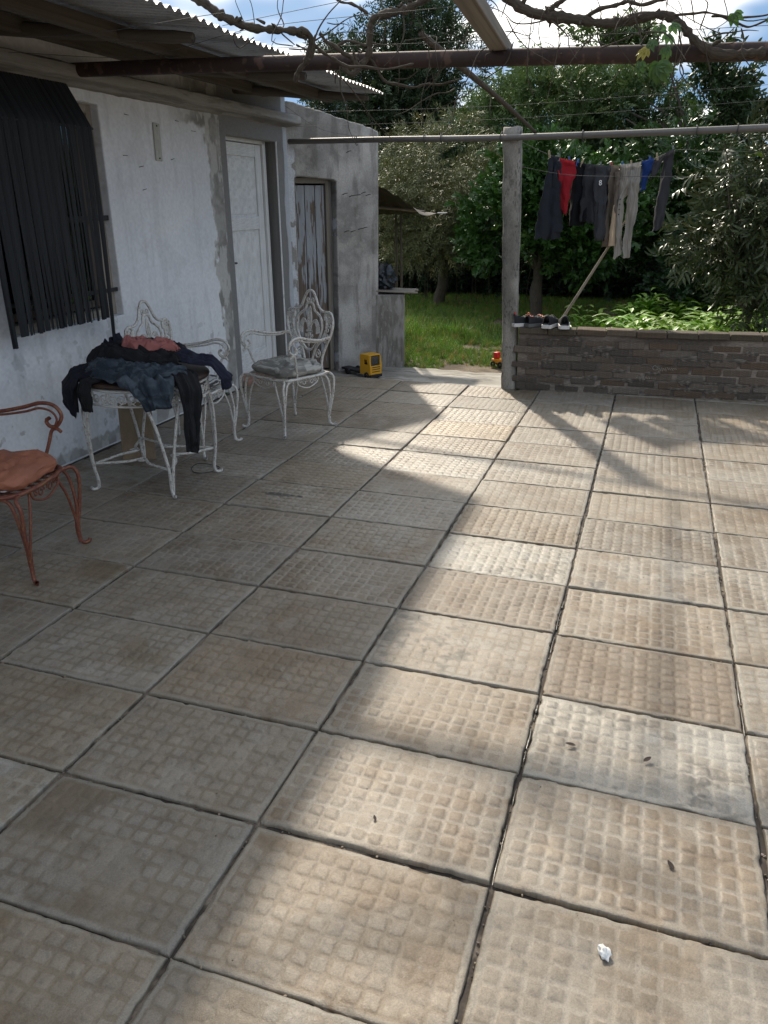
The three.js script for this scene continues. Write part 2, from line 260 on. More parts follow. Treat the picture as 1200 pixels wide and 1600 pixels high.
// painted plaster, bare cement where the paint has come off round the door and under the ledge
const LZ0 = -1.6, LZ1 = 7.12, LY = 2.5;
const wallPaint = (u, v) => {
  const z = mix(LZ0, LZ1, u), y = v * LY;
  const a = fbm(z * 1.6, y * 1.6, 5), n = fbm(z * 9, y * 9, 4), f = vn(z * 70, y * 70), st = fbm(z * 14, y * 1.5, 4);
  let c = mix3([0.73, 0.735, 0.745], [0.79, 0.793, 0.797], sst(0.3, 0.7, a));
  c = mix3(c, [0.52, 0.52, 0.52], 0.3 * sst(0.55, 0.75, st)); 
  c = mix3(c, [0.4, 0.39, 0.37], 0.15 * sst(0.58, 0.72, fbm(z * 5 + 8, y * 5, 5)));
  let h = 0.5 + 0.12 * (a - 0.5) + 0.05 * f;
  const edge = 0.2 * (fbm(z * 5, y * 4, 4) - 0.5) + 0.12 * (fbm(z * 22, y * 16, 3) - 0.5), e1 = z - 5.685 + edge;
  const pale = [0.56, 0.55, 0.515];
  let cem = mix3([0.24, 0.225, 0.2], [0.38, 0.365, 0.335], sst(0.3, 0.7, n)); cem = mix3(cem, pale, 0.75 * sst(0.52, 0.6, fbm(z * 16 + 3, y * 8, 5))); cem = mix3(cem, [0.215, 0.207, 0.195], sst(-0.006, 0.006, z - 5.87 + 0.01 * (n - 0.5)));
  let k = 0;
  k = Math.max(k, sst(-0.008, 0.008, e1));
  k = Math.max(k, sst(-0.02, 0.02, y - 2.04 + edge * 0.5) * sst(5.1, 5.6, z));
  k = Math.max(k, sst(0.0, 0.03, 0.1 - y + edge * 0.9) * 0.85);
  k = Math.max(k, 0.55 * sst(0.68, 0.72, fbm(z * 18 + 50, y * 18 + 9, 5)) * sst(0.95, 0.3, y));
  k = Math.max(k, 0.4 * sst(0.66, 0.7, fbm(z * 12 + 20, y * 12 + 29, 5)) * sst(0.3, 0.0, Math.abs(y - 0.72)) * sst(4.9, 4.4, z));
  const rim = Math.max(0, 1 - Math.abs(e1 - 0.012) / 0.025) * sst(0.42, 0.55, n);
  c = mix3(c, cem, k); c = mix3(c, pale, 0.9 * rim * (z < 5.86 ? 1 : 0));
  h = mix(h, 0.28 + 0.3 * n, k);
  if (z > 6.88) { const w = sst(-0.01, 0.015, 0.1 * (fbm(y * 3, z * 9, 4) - 0.5) + (z - 6.985)); c = mix3(c, [0.5, 0.52, 0.55], w * 0.9); }
  const g = 0.93 + 0.14 * f; return [c[0] * g, c[1] * g, c[2] * g, h];
};
const wallPx = []; for (let j = 0; j < 512; j++) for (let i = 0; i < 1792; i++) wallPx.push(wallPaint((i + 0.5) / 1792, (j + 0.5) / 512));
const wallAt = (u, v) => wallPx[Math.floor(v * 512) * 1792 + Math.floor(u * 1792)];
const WT = rep(tex(1792, 512, wallAt), 1 / (LZ1 - LZ0), 1 / LY, -LZ0 / (LZ1 - LZ0), 0);
const WB = rep(tex(1792, 512, (u, v) => wallAt(u, v)[3], true), 1 / (LZ1 - LZ0), 1 / LY, -LZ0 / (LZ1 - LZ0), 0);
const plaster = mat([1, 1, 1], 0.85, { map: WT, bumpMap: WB, bumpScale: 0.012 });
{
  const s = new THREE.Shape(); s.moveTo(-1.5, -0.2); s.lineTo(7.08, -0.2); s.lineTo(7.08, 2.42); s.lineTo(-1.5, 2.42); s.closePath();
  const hole = (a, b, c, d) => { const p = new THREE.Path(); p.moveTo(a, c); p.lineTo(a, d); p.lineTo(b, d); p.lineTo(b, c); p.closePath(); s.holes.push(p); };
  hole(3.42, 4.43, 0.8, 2.06); hole(5.96, 6.87, -0.05, 2.0);
  const g = new THREE.ExtrudeGeometry(s, { depth: 0.22, bevelEnabled: true, bevelThickness: 0.008, bevelSize: 0.008, bevelSegments: 2 }); g.rotateY(Math.PI / 2); g.translate(WX - 0.228, 0, 0);
  part('wall', g, plaster, house);
  // the rest of the building behind the wall: other walls, floor, ceiling
  part('back_wall', box(0.2, 2.62, 8.6, -6.9, 1.11, -2.8), M.cement, house);
  part('end_wall', box(3.25, 2.62, 0.2, -5.18, 1.11, 1.6), M.cement, house);
  part('end_wall', box(3.25, 2.62, 0.2, -5.18, 1.11, -7.0), M.cement, house);
  part('floor', box(3.2, 0.1, 8.4, -5.17, -0.06, -2.7), M.cement, house);
  part('ceiling', box(3.4, 0.1, 8.5, -5.27, 2.46, -2.75), M.cement, house);
  // ledge above the door and window
  const lg = sheet(160, 8, (u, v) => { const z = mix(1.5, -7.27, u), k = v * 8, n = 0.014 * (fbm(z * 6, k, 3) - 0.5) + 0.012 * (fbm(z * 24, k * 2, 3) - 0.5); const pr = [[0, 2.12], [0.012, 2.125], [0.075, 2.142], [0.1, 2.15], [0.1, 2.17], [0.1, 2.215], [0.097, 2.222], [0.04, 2.236], [0, 2.242]][Math.round(k)]; return [WX + pr[0] + (pr[0] > 0 ? n : 0), pr[1] + n * 0.6, z]; });
  part('ledge', lg, M.cement, house);
  part('ledge_end', box(0.1, 0.075, 0.02, WX + 0.05, 2.185, -7.265), M.cement, house);
  part('sill', box(0.14, 0.035, 1.02, WX - 0.075, 0.786, -3.925, 0.008), M.cement, house);
  part('threshold', box(0.26, 0.06, 0.92, WX - 0.08, 0.012, -6.415, 0.01), mat([0.36, 0.2, 0.14], 0.85, { map: grainT }), house);
  // door of two recessed panels
  const white = mat([0.84, 0.85, 0.85], 0.5, { map: rep(grainT, 2, 2), bumpMap: grainB, bumpScale: 0.0006 });
  const dx = WX - 0.115, door = part('door', [box(0.03, 1.93, 0.76, dx - 0.02, 0.995, -6.37, 0.003)], white, house);
  const strip = (y0, y1, z0, z1, t = 0.014) => box(t, y1 - y0, z0 - z1, dx + t / 2 - 0.004, (y0 + y1) / 2, (z0 + z1) / 2, 0.003);
  part('stile', strip(0.03, 1.96, -5.99, -6.09), white, door); part('stile', strip(0.03, 1.96, -6.65, -6.75), white, door);
  part('rail', strip(1.86, 1.96, -6.093, -6.647), white, door); part('rail', strip(1.27, 1.38, -6.093, -6.647), white, door); part('rail', strip(0.03, 0.22, -6.093, -6.647), white, door);
  part('panel', strip(1.40, 1.84, -6.115, -6.628, 0.006), white, door); part('panel', strip(0.24, 1.25, -6.115, -6.628, 0.006), white, door);
  const hd = part('handle', [new THREE.CylinderGeometry(0.022, 0.022, 0.012, 16).rotateZ(Math.PI / 2).translate(dx + 0.016, 1.02, -6.03), tube([[dx + 0.02, 1.02, -6.03], [dx + 0.05, 1.02, -6.03], [dx + 0.055, 1.018, -6.06], [dx + 0.052, 1.016, -6.11]], 0.008, 14, 8)], M.black, door);
  part('door_frame', [box(0.05, 1.99, 0.028, dx - 0.005, 1.0, -5.977), box(0.06, 1.99, 0.05, dx, 1.0, -6.785), box(0.06, 0.03, 0.84, dx, 1.982, -6.37)], white, house);
  part('jamb_facing', box(0.1, 2.0, 0.012, WX - 0.06, 1.0, -6.864, 0.003), mat([0.2, 0.195, 0.185], 0.9, { map: grainT }), house, 'dark grey cement facing of the door recess');
  // window: weathered frame, two casements with panes
  const gw = mat([1.25, 1.25, 1.2], 0.9, { map: rep(woodT, 5, 1), bumpMap: rep(woodT, 5, 1), bumpScale: 0.004 });
  const wx = WX - 0.1;
  const wf = new THREE.Group(); wf.name = 'window'; house.add(wf);
  part('frame', [box(0.09, 1.24, 0.05, wx, 1.43, -4.4), box(0.09, 1.24, 0.05, wx, 1.43, -3.45), box(0.09, 0.05, 0.9, wx, 2.03, -3.925), box(0.09, 0.05, 0.9, wx, 0.83, -3.925)], gw, wf);
  for (let k = 0; k < 3; k++) part('slat', box(0.012, 1.18, 0.02, wx + 0.03 - k * 0.022, 1.43, -4.363 + k * 0.004, 0.002), gw, wf);
  const dw = mat([0.35, 0.32, 0.28], 0.8, { map: rep(woodT, 5, 1) });
  const glass = phys([0.9, 0.95, 0.95], 0.05, { transmission: 1, thickness: 0 });
  for (const [z0, z1] of [[-3.48, -3.92], [-3.93, -4.345]]) {
    part('casement', [box(0.035, 1.13, 0.04, wx - 0.02, 1.43, z0 - 0.02), box(0.035, 1.13, 0.04, wx - 0.02, 1.43, z1 + 0.02), box(0.035, 0.045, z0 - z1 - 0.084, wx - 0.02, 1.97, (z0 + z1) / 2), box(0.035, 0.045, z0 - z1 - 0.084, wx - 0.02, 0.89, (z0 + z1) / 2), box(0.03, 0.03, z0 - z1 - 0.084, wx - 0.02, 1.4, (z0 + z1) / 2)], dw, wf);
    part('pane', box(0.004, 0.5, z0 - z1 - 0.09, wx - 0.025, 1.68, (z0 + z1) / 2, 0), glass, wf); part('pane', box(0.004, 0.46, z0 - z1 - 0.09, wx - 0.025, 1.15, (z0 + z1) / 2, 0), glass, wf);
  }
  part('security_bar', [box(0.012, 0.03, 1.0, WX - 0.03, 1.41, -3.925, 0.003), box(0.012, 0.025, 1.0, WX - 0.03, 0.97, -3.925, 0.003)], M.darkMetal, wf);
  // nails and hooks left in the plaster
  const nail = mat([0.05, 0.035, 0.03], 0.6, { metalness: 0.4 });
  for (const [y, z, a] of [[2.02, -4.68, 0.3], [2.03, -5.26, -0.5], [1.98, -5.47, 0.9], [1.78, -4.62, 1.2], [1.72, -4.78, 2.4], [1.58, -4.79, 2.9], [1.78, -5.16, 3.5]]) part('nail', [new THREE.CylinderGeometry(0.0022, 0.0015, 0.036, 6).rotateZ(Math.PI / 2 - 0.25).rotateX(a).translate(WX + 0.014, y, z)], nail, house);
}
// blanking plate on the wall
{
  const t = thing('cover_plate', 'small pale metal cover plate screwed crooked to the white wall', 'cover plate', [WX + 0.007, 1.88, -5.01]);
  const b = part('plate', box(0.008, 0.235, 0.075, 0, 0, 0, 0.003), mat([0.56, 0.56, 0.5], 0.5, { map: grainT }), t); b.rotation.x = -0.03;
  for (const y of [0.1, -0.1]) part('screw', new THREE.CylinderGeometry(0.005, 0.005, 0.006, 8).rotateZ(Math.PI / 2).translate(0.006, y, 0), M.darkMetal, t);
}
// veranda roof: corrugated sheets, one by one, on battens
{
  const zinc = [0, 1, 2].map((k) => mat([[0.44, 0.455, 0.475], [0.4, 0.415, 0.435], [0.48, 0.49, 0.5]][k], 0.5, { map: rep(grainT, 1.3, 1.1), metalness: 0.35, bumpMap: grainB, bumpScale: 0.001 }));
  const roofY = (x) => 2.262 + (-2.08 - x) * 0.115;
  const roof = new THREE.Group(); roof.name = 'roof'; house.add(roof);
  let z = 1.2, k = 0; const r = rngOf(5);
  const edges = [];
  while (z > -6.2) {
    const w = 0.84, z1 = z - w, ext = -2.08 - 0.085 * clamp((-z - 2.4) / 4, 0, 1) + rr(-0.015, 0.02, r) + (z > -2.4 ? 0.03 : 0), lift = 0.004 * (k % 2) + rr(0, 0.004, r), zz = z, dz = rr(-0.02, 0.02, r);
    const n = 70, g = sheet(n, 12, (u, v) => { const zc = mix(zz + 0.05, z1, u), x = mix(ext + dz * (u - 0.5), -3.75, v); return [x, roofY(x) + lift + 0.0095 * Math.cos((zc / 0.07) * Math.PI * 2) + 0.008 * (vn(x * 3, zc * 2) - 0.5), zc]; });
    part('corrugated_sheet', g, zinc[k % 3], roof); edges.push([ext, z]); z = z1; k++;
  }
  part('corrugated_sheet', sheet(60, 12, (u, v) => { const x = mix(-2.17, -3.45, v), z1 = -6.37 - 0.76 * v * (1.28 / 1.2), zc = mix(-6.31, Math.min(z1, -6.38), u); return [x, roofY(x) + 0.004 + 0.0095 * Math.cos((zc / 0.07) * Math.PI * 2), zc]; }), zinc[1], roof);
  for (const x of [-2.62, -3.18]) part('fascia_batten', grain(box(0.055, 0.07, 7.5, x, roofY(x) - 0.06, -2.65), 2), M.darkTimber, roof);
  for (const zr of [-1.2, -2.5, -3.7, -5.0, -6.15]) part('rafter', [ttube([[-3.5, roofY(-3.5) - 0.075, zr], [-2.85, roofY(-2.85) - 0.072, zr + 0.01], [-2.2, roofY(-2.2) - 0.055, zr]], 0.036, 0.03, 12, 8, 0.15)], M.darkTimber, roof);
}
// awning with black strips over the window
{
  const t = thing('strip_curtain', 'black plastic strip curtain hanging from a small awning over the window', 'curtain', [WX, 0, -3.72]);
  const bm = mat([0.008, 0.009, 0.011], 0.9, { bumpMap: grainB, bumpScale: 0.001 }), sm = [mat([0.005, 0.006, 0.0075], 0.75), mat([0.007, 0.0085, 0.01], 0.7), mat([0.014, 0.016, 0.018], 0.75)];
  part('awning', sheet(200, 8, (u, v) => [0.01 + 0.14 * v, 2.152 - 0.252 * v - 0.01 * Math.sin(v * 3.1), mix(0.48, -0.42, u)].map((q, i) => q + (i < 2 ? 0.006 * Math.sin(u * 130 + Math.sin(u * 37) * 2) * (0.2 + 0.8 * v) : 0))), bm, t);
  part('awning_end', sheet(6, 6, (u, v) => [0.004 + 0.145 * v, mix(2.148 - 0.252 * v, 1.9, u), -0.421]), bm, t);
  part('rail', [new THREE.CylinderGeometry(0.008, 0.008, 0.92, 8).rotateX(Math.PI / 2).translate(0.15, 1.896, 0.03), tube([[0.0, 2.15, -0.42], [0.075, 2.02, -0.423], [0.15, 1.898, -0.42]], 0.006, 10, 6)], M.darkMetal, t);
  const r = rngOf(31);
  for (let k = 0; k < 44; k++) {
    const z = 0.46 - k * 0.0202 + rr(-0.006, 0.006, r), L = k > 41 ? rr(1.2, 1.25, r) : k < 2 ? rr(1.1, 1.13, r) : rr(1.066, 1.074, r), w = rr(0.009, 0.019, r), ph = r() * 6, tw = rr(-0.5, 0.5, r), sx = rr(-0.015, 0.015, r) - (k > 38 ? 0.03 : 0), sz = rr(-0.02, 0.02, r);
    part('strip', sheet(4, 34, (u, v) => { const a = tw * v + 0.25 * Math.sin(v * 5 + ph) * v, c = (u - 0.5) * 2 * w; const s = Math.max(0, (v - 0.18) / 0.82), q = Math.min(1, v / 0.18); return [0.006 + 0.15 * q + sx * s * s + Math.sin(a * s) * c + 0.005 * Math.sin(u * 3.14), 2.158 - 0.252 * q - L * s, z + sz * s + Math.cos(a * s) * c]; }), sm[k % 3], t);
  }
}
// the outbuilding at the end of the house, its front turned towards the patio
{
  const th = Math.atan2(0.67, 0.63), L = 0.92;
  const shed = thing('shed', 'low bare cement outhouse with a peeling plank door', 'shed', [WX, 0, -7.08], th);
  const s = new THREE.Shape(); s.moveTo(-0.12, -0.25); s.lineTo(L, -0.25);
  const r = rngOf(3); s.lineTo(L + 0.01, 1.0); s.lineTo(L + 0.02, 2.1); const N = 26; for (let i = 0; i <= N; i++) { const x = mix(L + 0.02, -0.12, i / N); s.lineTo(x, mix(2.125, 2.365, i / N) + rr(-0.008, 0.008, r) - (i === 0 ? 0.02 : 0)); } s.closePath();
  const h = new THREE.Path(); h.moveTo(0.045, -0.2); h.lineTo(0.05, 1.0); h.lineTo(0.055, 1.7); h.quadraticCurveTo(0.07, 1.73, 0.12, 1.728); h.lineTo(0.46, 1.7); h.lineTo(0.495, 1.68); h.lineTo(0.49, 0.8); h.lineTo(0.47, -0.2); h.closePath(); s.holes.push(h);
  const shT = tex(1024, 1024, (u, v) => {
    const x = u * 1.3, y = v * 2.7, a = fbm(x * 3, y * 3, 5), st = fbm(x * 15, y * 2.2, 5), p = fbm(x * 9 + 5, y * 9, 5), f = vn(x * 120, y * 120);
    let c = mix3([0.25, 0.24, 0.225], [0.46, 0.445, 0.42], sst(0.3, 0.68, a)); c = mix3(c, [0.15, 0.14, 0.125], 0.6 * sst(0.48, 0.7, st)); c = mix3(c, [0.48, 0.46, 0.42], 0.4 * sst(0.5, 0.72, p));
    const w = sst(-0.02, 0.02, 0.185 - x + 0.11 * (fbm(y * 3, x * 8, 4) - 0.5)); c = mix3(c, mix3([0.6, 0.62, 0.65], [0.3, 0.29, 0.27], sst(0.52, 0.6, p)), w * sst(2.15, 2.0, y - 0.1));
    const g = 0.88 + 0.24 * f; return [c[0] * g, c[1] * g, c[2] * g];
  });
  const sT = rep(shT, 1 / 1.3, 1 / 2.7, 0.12 / 1.3, 0.25 / 2.7);
  const g = new THREE.ExtrudeGeometry(s, { depth: 0.2, bevelEnabled: true, bevelThickness: 0.012, bevelSize: 0.01, bevelSegments: 2 }); g.translate(0, 0, -0.212);
  part('wall', g, mat([1, 1, 1], 0.95, { map: sT, bumpMap: sT, bumpScale: 0.012 }), shed);
  part('side_wall', box(0.15, 2.2, 1.35, L - 0.09, 0.93, -0.9), M.cement, shed); part('side_wall', box(0.15, 2.3, 1.35, -0.02, 0.98, -0.9), M.cement, shed); part('rear_wall', box(1.0, 2.2, 0.15, 0.42, 0.93, -1.66), M.cement, shed);
  const rf = part('roof', box(0.92, 0.06, 1.5, 0.42, 2.07, -0.97), M.cement, shed); rf.rotation.z = -0.05;
  // plank door set back in the opening
  const d = new THREE.Group(); d.name = 'door'; shed.add(d);
  const pk = [0, 1, 2].map((k) => { const T = tex(256, 1024, (u, v) => {
    const g = fbm(u * 30 + k * 9, v * 3, 4), pe = fbm(u * 5 + k * 7, v * 9, 5) + 0.35 * (fbm(u * 26 + k * 11, v * 5, 4) - 0.5); const paint = sst(-0.03, 0.03, pe - mix(0.66, 0.34, sst(0.1, 0.9, v)));
    const wood = mix3([0.085, 0.06, 0.045], [0.2, 0.16, 0.125], g), pt = mix3([0.27, 0.29, 0.315], [0.37, 0.395, 0.42], fbm(u * 8, v * 20, 3)); return mix3(wood, pt, paint); });
    return mat([1, 1, 1], 0.85, { map: T, bumpMap: T, bumpScale: 0.003 }); });
  const dz = -0.13, y0 = -0.12, y1 = 1.645;
  [[0.075, 0.1985], [0.2045, 0.3045], [0.3105, 0.405]].forEach(([a, b], k) => { const q = box(b - a, y1 - y0, 0.03, (a + b) / 2, (y0 + y1) / 2, dz, 0.004), uv = q.attributes.uv, p = q.attributes.position; for (let i = 0; i < uv.count; i++) uv.setXY(i, (p.getX(i) - a) / (b - a), (p.getY(i) - y0) / (y1 - y0)); part('plank', q, pk[k], d); });
  part('frame', [box(0.03, 1.87, 0.07, 0.054, 0.79, dz + 0.012), box(0.035, 1.87, 0.07, 0.427, 0.79, dz + 0.012), box(0.34, 0.05, 0.07, 0.24, 1.685, dz + 0.012)], mat([0.9, 0.9, 0.9], 0.9, { map: rep(woodT, 8, 1) }), d);
  part('infill', box(0.06, 1.9, 0.06, 0.475, 0.74, dz - 0.01, 0.006), M.cement, d);
  const nm = mat([0.05, 0.04, 0.035], 0.7, { metalness: 0.4 });
  for (const [x, y, a] of [[0.62, 1.54, 0.2], [0.55, 1.56, 0.6], [0.75, 1.57, 0.3], [0.8, 1.55, 0.4], [0.56, 1.22, 0.8], [0.63, 1.22, 0.4], [0.71, 1.24, 0.5], [0.76, 1.25, 0.3], [0.6, 1.93, 0.6]]) part('nail', tube([[x, y, 0.005], [x + 0.015 * Math.cos(a), y + 0.01, 0.04], [x + (a < 0.25 ? 0.1 : 0.03), y + (a < 0.25 ? 0.02 : 0.012), 0.05]], 0.0035, 8, 5), nm, shed);
}

// ================================================================ post, pipe, beam, low brick wall
{
  const n = 40, w = 0.125, r0 = rngOf(12);
  const prof = []; for (let k = 0; k < 16; k++) { const a = (k / 16) * Math.PI * 2 + Math.PI / 16, c = Math.cos(a), s = Math.sin(a), q = Math.max(Math.abs(c), Math.abs(s)); let x = c / q, z = s / q; const e = Math.abs(x) > 0.95 && Math.abs(z) > 0.95 ? 0.94 : 1; prof.push([x * e * w / 2, z * e * w / 2]); }
  const pos = [], uv = [], idx = [];
  for (let j = 0; j <= n; j++) for (let k = 0; k <= 16; k++) { const p = prof[k % 16], y = (j / n) * 2.02, t = j / n, e = 0.006 * (fbm(y * 9 + k * 5, (k % 16) * 3.1, 3) - 0.5) - (k % 4 === 2 ? 0.008 * sst(0.6, 0.72, vn(y * 12, k)) : 0); const s = (j === n ? 0.93 : 1) * (1 + 0.12 * t); pos.push(p[0] * s + Math.sign(p[0]) * e - 0.085 * t, y + (j === n ? 0.008 * Math.sin(k) : 0), p[1] * s + Math.sign(p[1]) * e); uv.push(k / 16 * 0.9, y * 0.5); }
  for (let j = 0; j < n; j++) for (let k = 0; k < 16; k++) { const a = j * 17 + k, b = a + 17; idx.push(a, b, a + 1, b, b + 1, a + 1); }
  const c = pos.length / 3; pos.push(-0.085, 2.024, 0); uv.push(0, 0); for (let k = 0; k < 16; k++) idx.push(n * 17 + k, c, n * 17 + k + 1);
  const t = thing('concrete_post', 'square weathered concrete post at the end of the low brick wall', 'post', [-1.088, 0, -6.575]);
  part('shaft', geom(pos, uv, idx), M.post, t);
  for (const x of [0.02, -0.03]) part('tie_wire', tube([[-0.085 - 0.07 + (x > 0 ? 0.125 : 0), 1.92, 0.08], [-0.16 + (x > 0 ? 0.15 : 0), 1.95, 0.12], [-0.15 + (x > 0 ? 0.14 : 0), 1.99, 0.075], [-0.155 + (x > 0 ? 0.14 : 0), 1.95, 0.07]], 0.004, 16, 5, true), M.wire, t);
}
{
  const t = thing('steel_pipe', 'thin galvanized pipe spanning level from the outhouse wall across the post', 'pipe');
  part('pipe', tube([[-3.26, 2.0, -6.98], [-2.2, 1.975, -6.73], [-1.17, 1.945, -6.475], [0.7, 1.93, -6.05], [2.6, 1.95, -5.6]], 0.023, 60, 10), M.pipe, t);
  const r = rngOf(8); for (const x of [-2.55, -1.9, -1.75, -0.62, 0.15, 0.4]) { const z = -6.475 + (x + 1.17) * 0.232, y = 1.945 - (x + 1.17) * 0.006 + (x < -1.2 ? -(x + 1.17) * 0.024 : 0); part('wire_tie', [new THREE.TorusGeometry(0.028, 0.004, 5, 14).rotateY(Math.PI / 2).translate(x, y, z), tube([[x, y - 0.03, z], [x + 0.01, y - 0.045, z + 0.01], [x + 0.025, y - 0.04, z + 0.02]], 0.003, 6, 4)], M.wire, t); }
}
solo('rusty_beam', ttube([[-3.46, 2.205, -4.18], [-2.2, 2.172, -4.16], [-0.75, 2.128, -4.16], [0.8, 2.078, -4.15], [2.8, 2.02, -4.13]], 0.037, 0.037, 80, 14, 0.02), M.rust, 'long rusty round steel beam carrying the vine and roof edge', 'beam');
{
  const g = grain(box(0.085, 0.055, 3.2, 0, 0, 0, 0.006), 2, 2.2, 0.6), m = solo('timber_rafter', g, M.timber, 'pale squared timber resting across the rusty beam overhead', 'rafter');
  m.position.set(-0.74, 2.2, -2.72); m.rotation.set(-0.012, 0.06, 0.0);
}
solo('brace_pole', ttube([[-0.985, 1.98, -6.48], [-1.1, 2.12, -5.5], [-1.26, 2.28, -4.3]], 0.013, 0.02, 14, 7, 0.15), M.vineBark, 'crooked thin pole leaning from the pipe up over the rusty beam', 'pole');
{
  const t = thing('brick_wall', 'low dark weathered brick wall closing off the patio from the garden', 'wall', [-1.02, 0, -6.5], 0.079);
  const T = tex(512, 256, (u, v) => { const a = fbm(u * 10, v * 6, 5), f = vn(u * 256, v * 128); const g = 0.7 + 0.6 * f; return mix3([0.075 * g, 0.066 * g, 0.058 * g], [0.19 * g, 0.17 * g, 0.15 * g], sst(0.35, 0.7, a)); });
  const LEN = 3.5, Hh = 0.5, D = 0.15;
  part('core', [box(LEN, Hh + 0.14, D - 0.022, LEN / 2, (Hh - 0.14) / 2, -D / 2 - 0.004, 0.004)], mat([1.15, 1.07, 0.98], 0.95, { map: T, bumpMap: T, bumpScale: 0.01 }), t, 'mortar between and behind the bricks');
  const bm = [[0.13, 0.105, 0.084], [0.1, 0.086, 0.074], [0.15, 0.128, 0.108], [0.085, 0.074, 0.064], [0.115, 0.083, 0.06], [0.15, 0.134, 0.116]].map((c, k) => mat(c, 0.92, { map: rep(cementT, 3, 3, k * 0.17, k * 0.31), bumpMap: rep(cementT, 3, 3, k * 0.17, k * 0.31), bumpScale: 0.012, }));
  bm.forEach((m) => m.color.multiplyScalar(4.2));
  { const q = rngOf(66), sm = []; for (let k = 0; k < 90; k++) { const g = new THREE.IcosahedronGeometry(1, 2), p = g.attributes.position; for (let i = 0; i < p.count; i++) { const n = 0.6 + 0.8 * vn(p.getX(i) * 2 + k * 7, p.getY(i) * 2 + k * 3); p.setXYZ(i, p.getX(i) * n, p.getY(i) * n, p.getZ(i)); } g.scale(rr(0.03, 0.1, q), rr(0.008, 0.022, q), rr(0.003, 0.006, q)); g.computeVertexNormals(); g.translate(rr(0.05, 3.2, q), (Math.floor(rr(0, 8, q))) * 0.0625 + 0.003 + rr(-0.01, 0.01, q), -0.0095); sm.push(g); } part('mortar_smear', sm, mat([1.0, 0.95, 0.88], 0.95, { map: T, bumpMap: T, bumpScale: 0.006 }), t, 'mortar smeared over the brick joints').userData.kind = 'stuff'; }
  const r = rngOf(21), bh = 0.0625, brickGeo = [0, 1, 2, 3].map((k) => { const g = new RoundedBoxGeometry(0.225, 0.052, 0.03, 2, 0.007), p = g.attributes.position; for (let i = 0; i < p.count; i++) { const x = p.getX(i), y = p.getY(i), z = p.getZ(i); p.setXYZ(i, x + 0.008 * (vn(x * 30 + k * 9, y * 60) - 0.5), y + 0.008 * (vn(x * 25 + k * 5, z * 60 + 7) - 0.5), z + 0.009 * (vn(x * 20 + k * 13, y * 50 + 3) - 0.5)); } g.computeVertexNormals(); return g; });
  for (let c = -2; c < 7; c++) for (let k = 0; k < 15; k++) {
    const x = k * 0.24 + (c % 2 ? 0.0 : 0.12) + 0.06; if (x > LEN - 0.1) continue;
    const m = part('brick', brickGeo[Math.floor(r() * 4)], bm[Math.floor(r() * 6)], t); m.position.set(x + rr(-0.01, 0.01, r), 0.034 + c * bh + rr(-0.003, 0.003, r), -0.0235 + rr(-0.003, 0.003, r)); m.rotation.z = rr(-0.025, 0.025, r); m.scale.set(rr(0.86, 1.02, r), rr(0.86, 1.1, r), 1);
  }
  const tc = [[0.2, 0.15, 0.11], [0.17, 0.14, 0.11], [0.24, 0.19, 0.145], [0.15, 0.125, 0.09]].map((c) => mat([c[0] * 2, c[1] * 2, c[2] * 2], 0.95, { map: rep(cementT, 4, 4), bumpMap: cementT, bumpScale: 0.006 }));
  for (let k = 0; k < 15; k++) { const g = new RoundedBoxGeometry(0.228, 0.05, D + 0.012, 2, 0.009), p = g.attributes.position; for (let i = 0; i < p.count; i++) { const x = p.getX(i), y = p.getY(i), z = p.getZ(i); p.setXYZ(i, x, y + 0.01 * (vn(x * 30 + k * 9, z * 40) - 0.5), z + 0.01 * (vn(x * 20 + k * 13, y * 50 + 3) - 0.5)); } g.computeVertexNormals(); const m = part('top_brick', g, tc[Math.floor(r() * 4)], t); m.position.set(0.115 + k * 0.2335, 0.5 + rr(-0.003, 0.003, r), -D / 2 + 0.002); m.rotation.y = rr(-0.01, 0.01, r); }
  // chalky scribbles on the bricks
  const cv = document.createElement('canvas'); cv.width = 256; cv.height = 128; const x = cv.getContext('2d'); x.clearRect(0, 0, 256, 128); x.strokeStyle = '#8f897e'; x.lineWidth = 3; x.lineCap = 'round'; x.beginPath(); x.moveTo(120, 20); x.bezierCurveTo(100, 25, 100, 50, 120, 48); x.bezierCurveTo(140, 46, 138, 26, 118, 30); x.moveTo(128, 48); let px = 140; for (let k = 0; k < 9; k++) { x.moveTo(px, 34 + rr(-4, 4, r)); x.lineTo(px + rr(4, 12, r), 46 + rr(-8, 8, r)); px += 11; } px = 20; for (let k = 0; k < 14; k++) { x.moveTo(px, 90 + rr(-6, 6, r)); x.lineTo(px + rr(-2, 5, r), 104 + rr(-6, 6, r)); px += rr(5, 11, r); } x.stroke();
  const ct = new THREE.CanvasTexture(cv); ct.colorSpace = THREE.SRGBColorSpace;
  const pm = part('chalk_mark', new THREE.PlaneGeometry(0.36, 0.18), mat([1, 1, 1], 0.95, { map: ct, transparent: true, alphaTest: 0.4 }), t, 'faint pale scribbled marks'); pm.position.set(1.12, 0.2, 0.012);
}
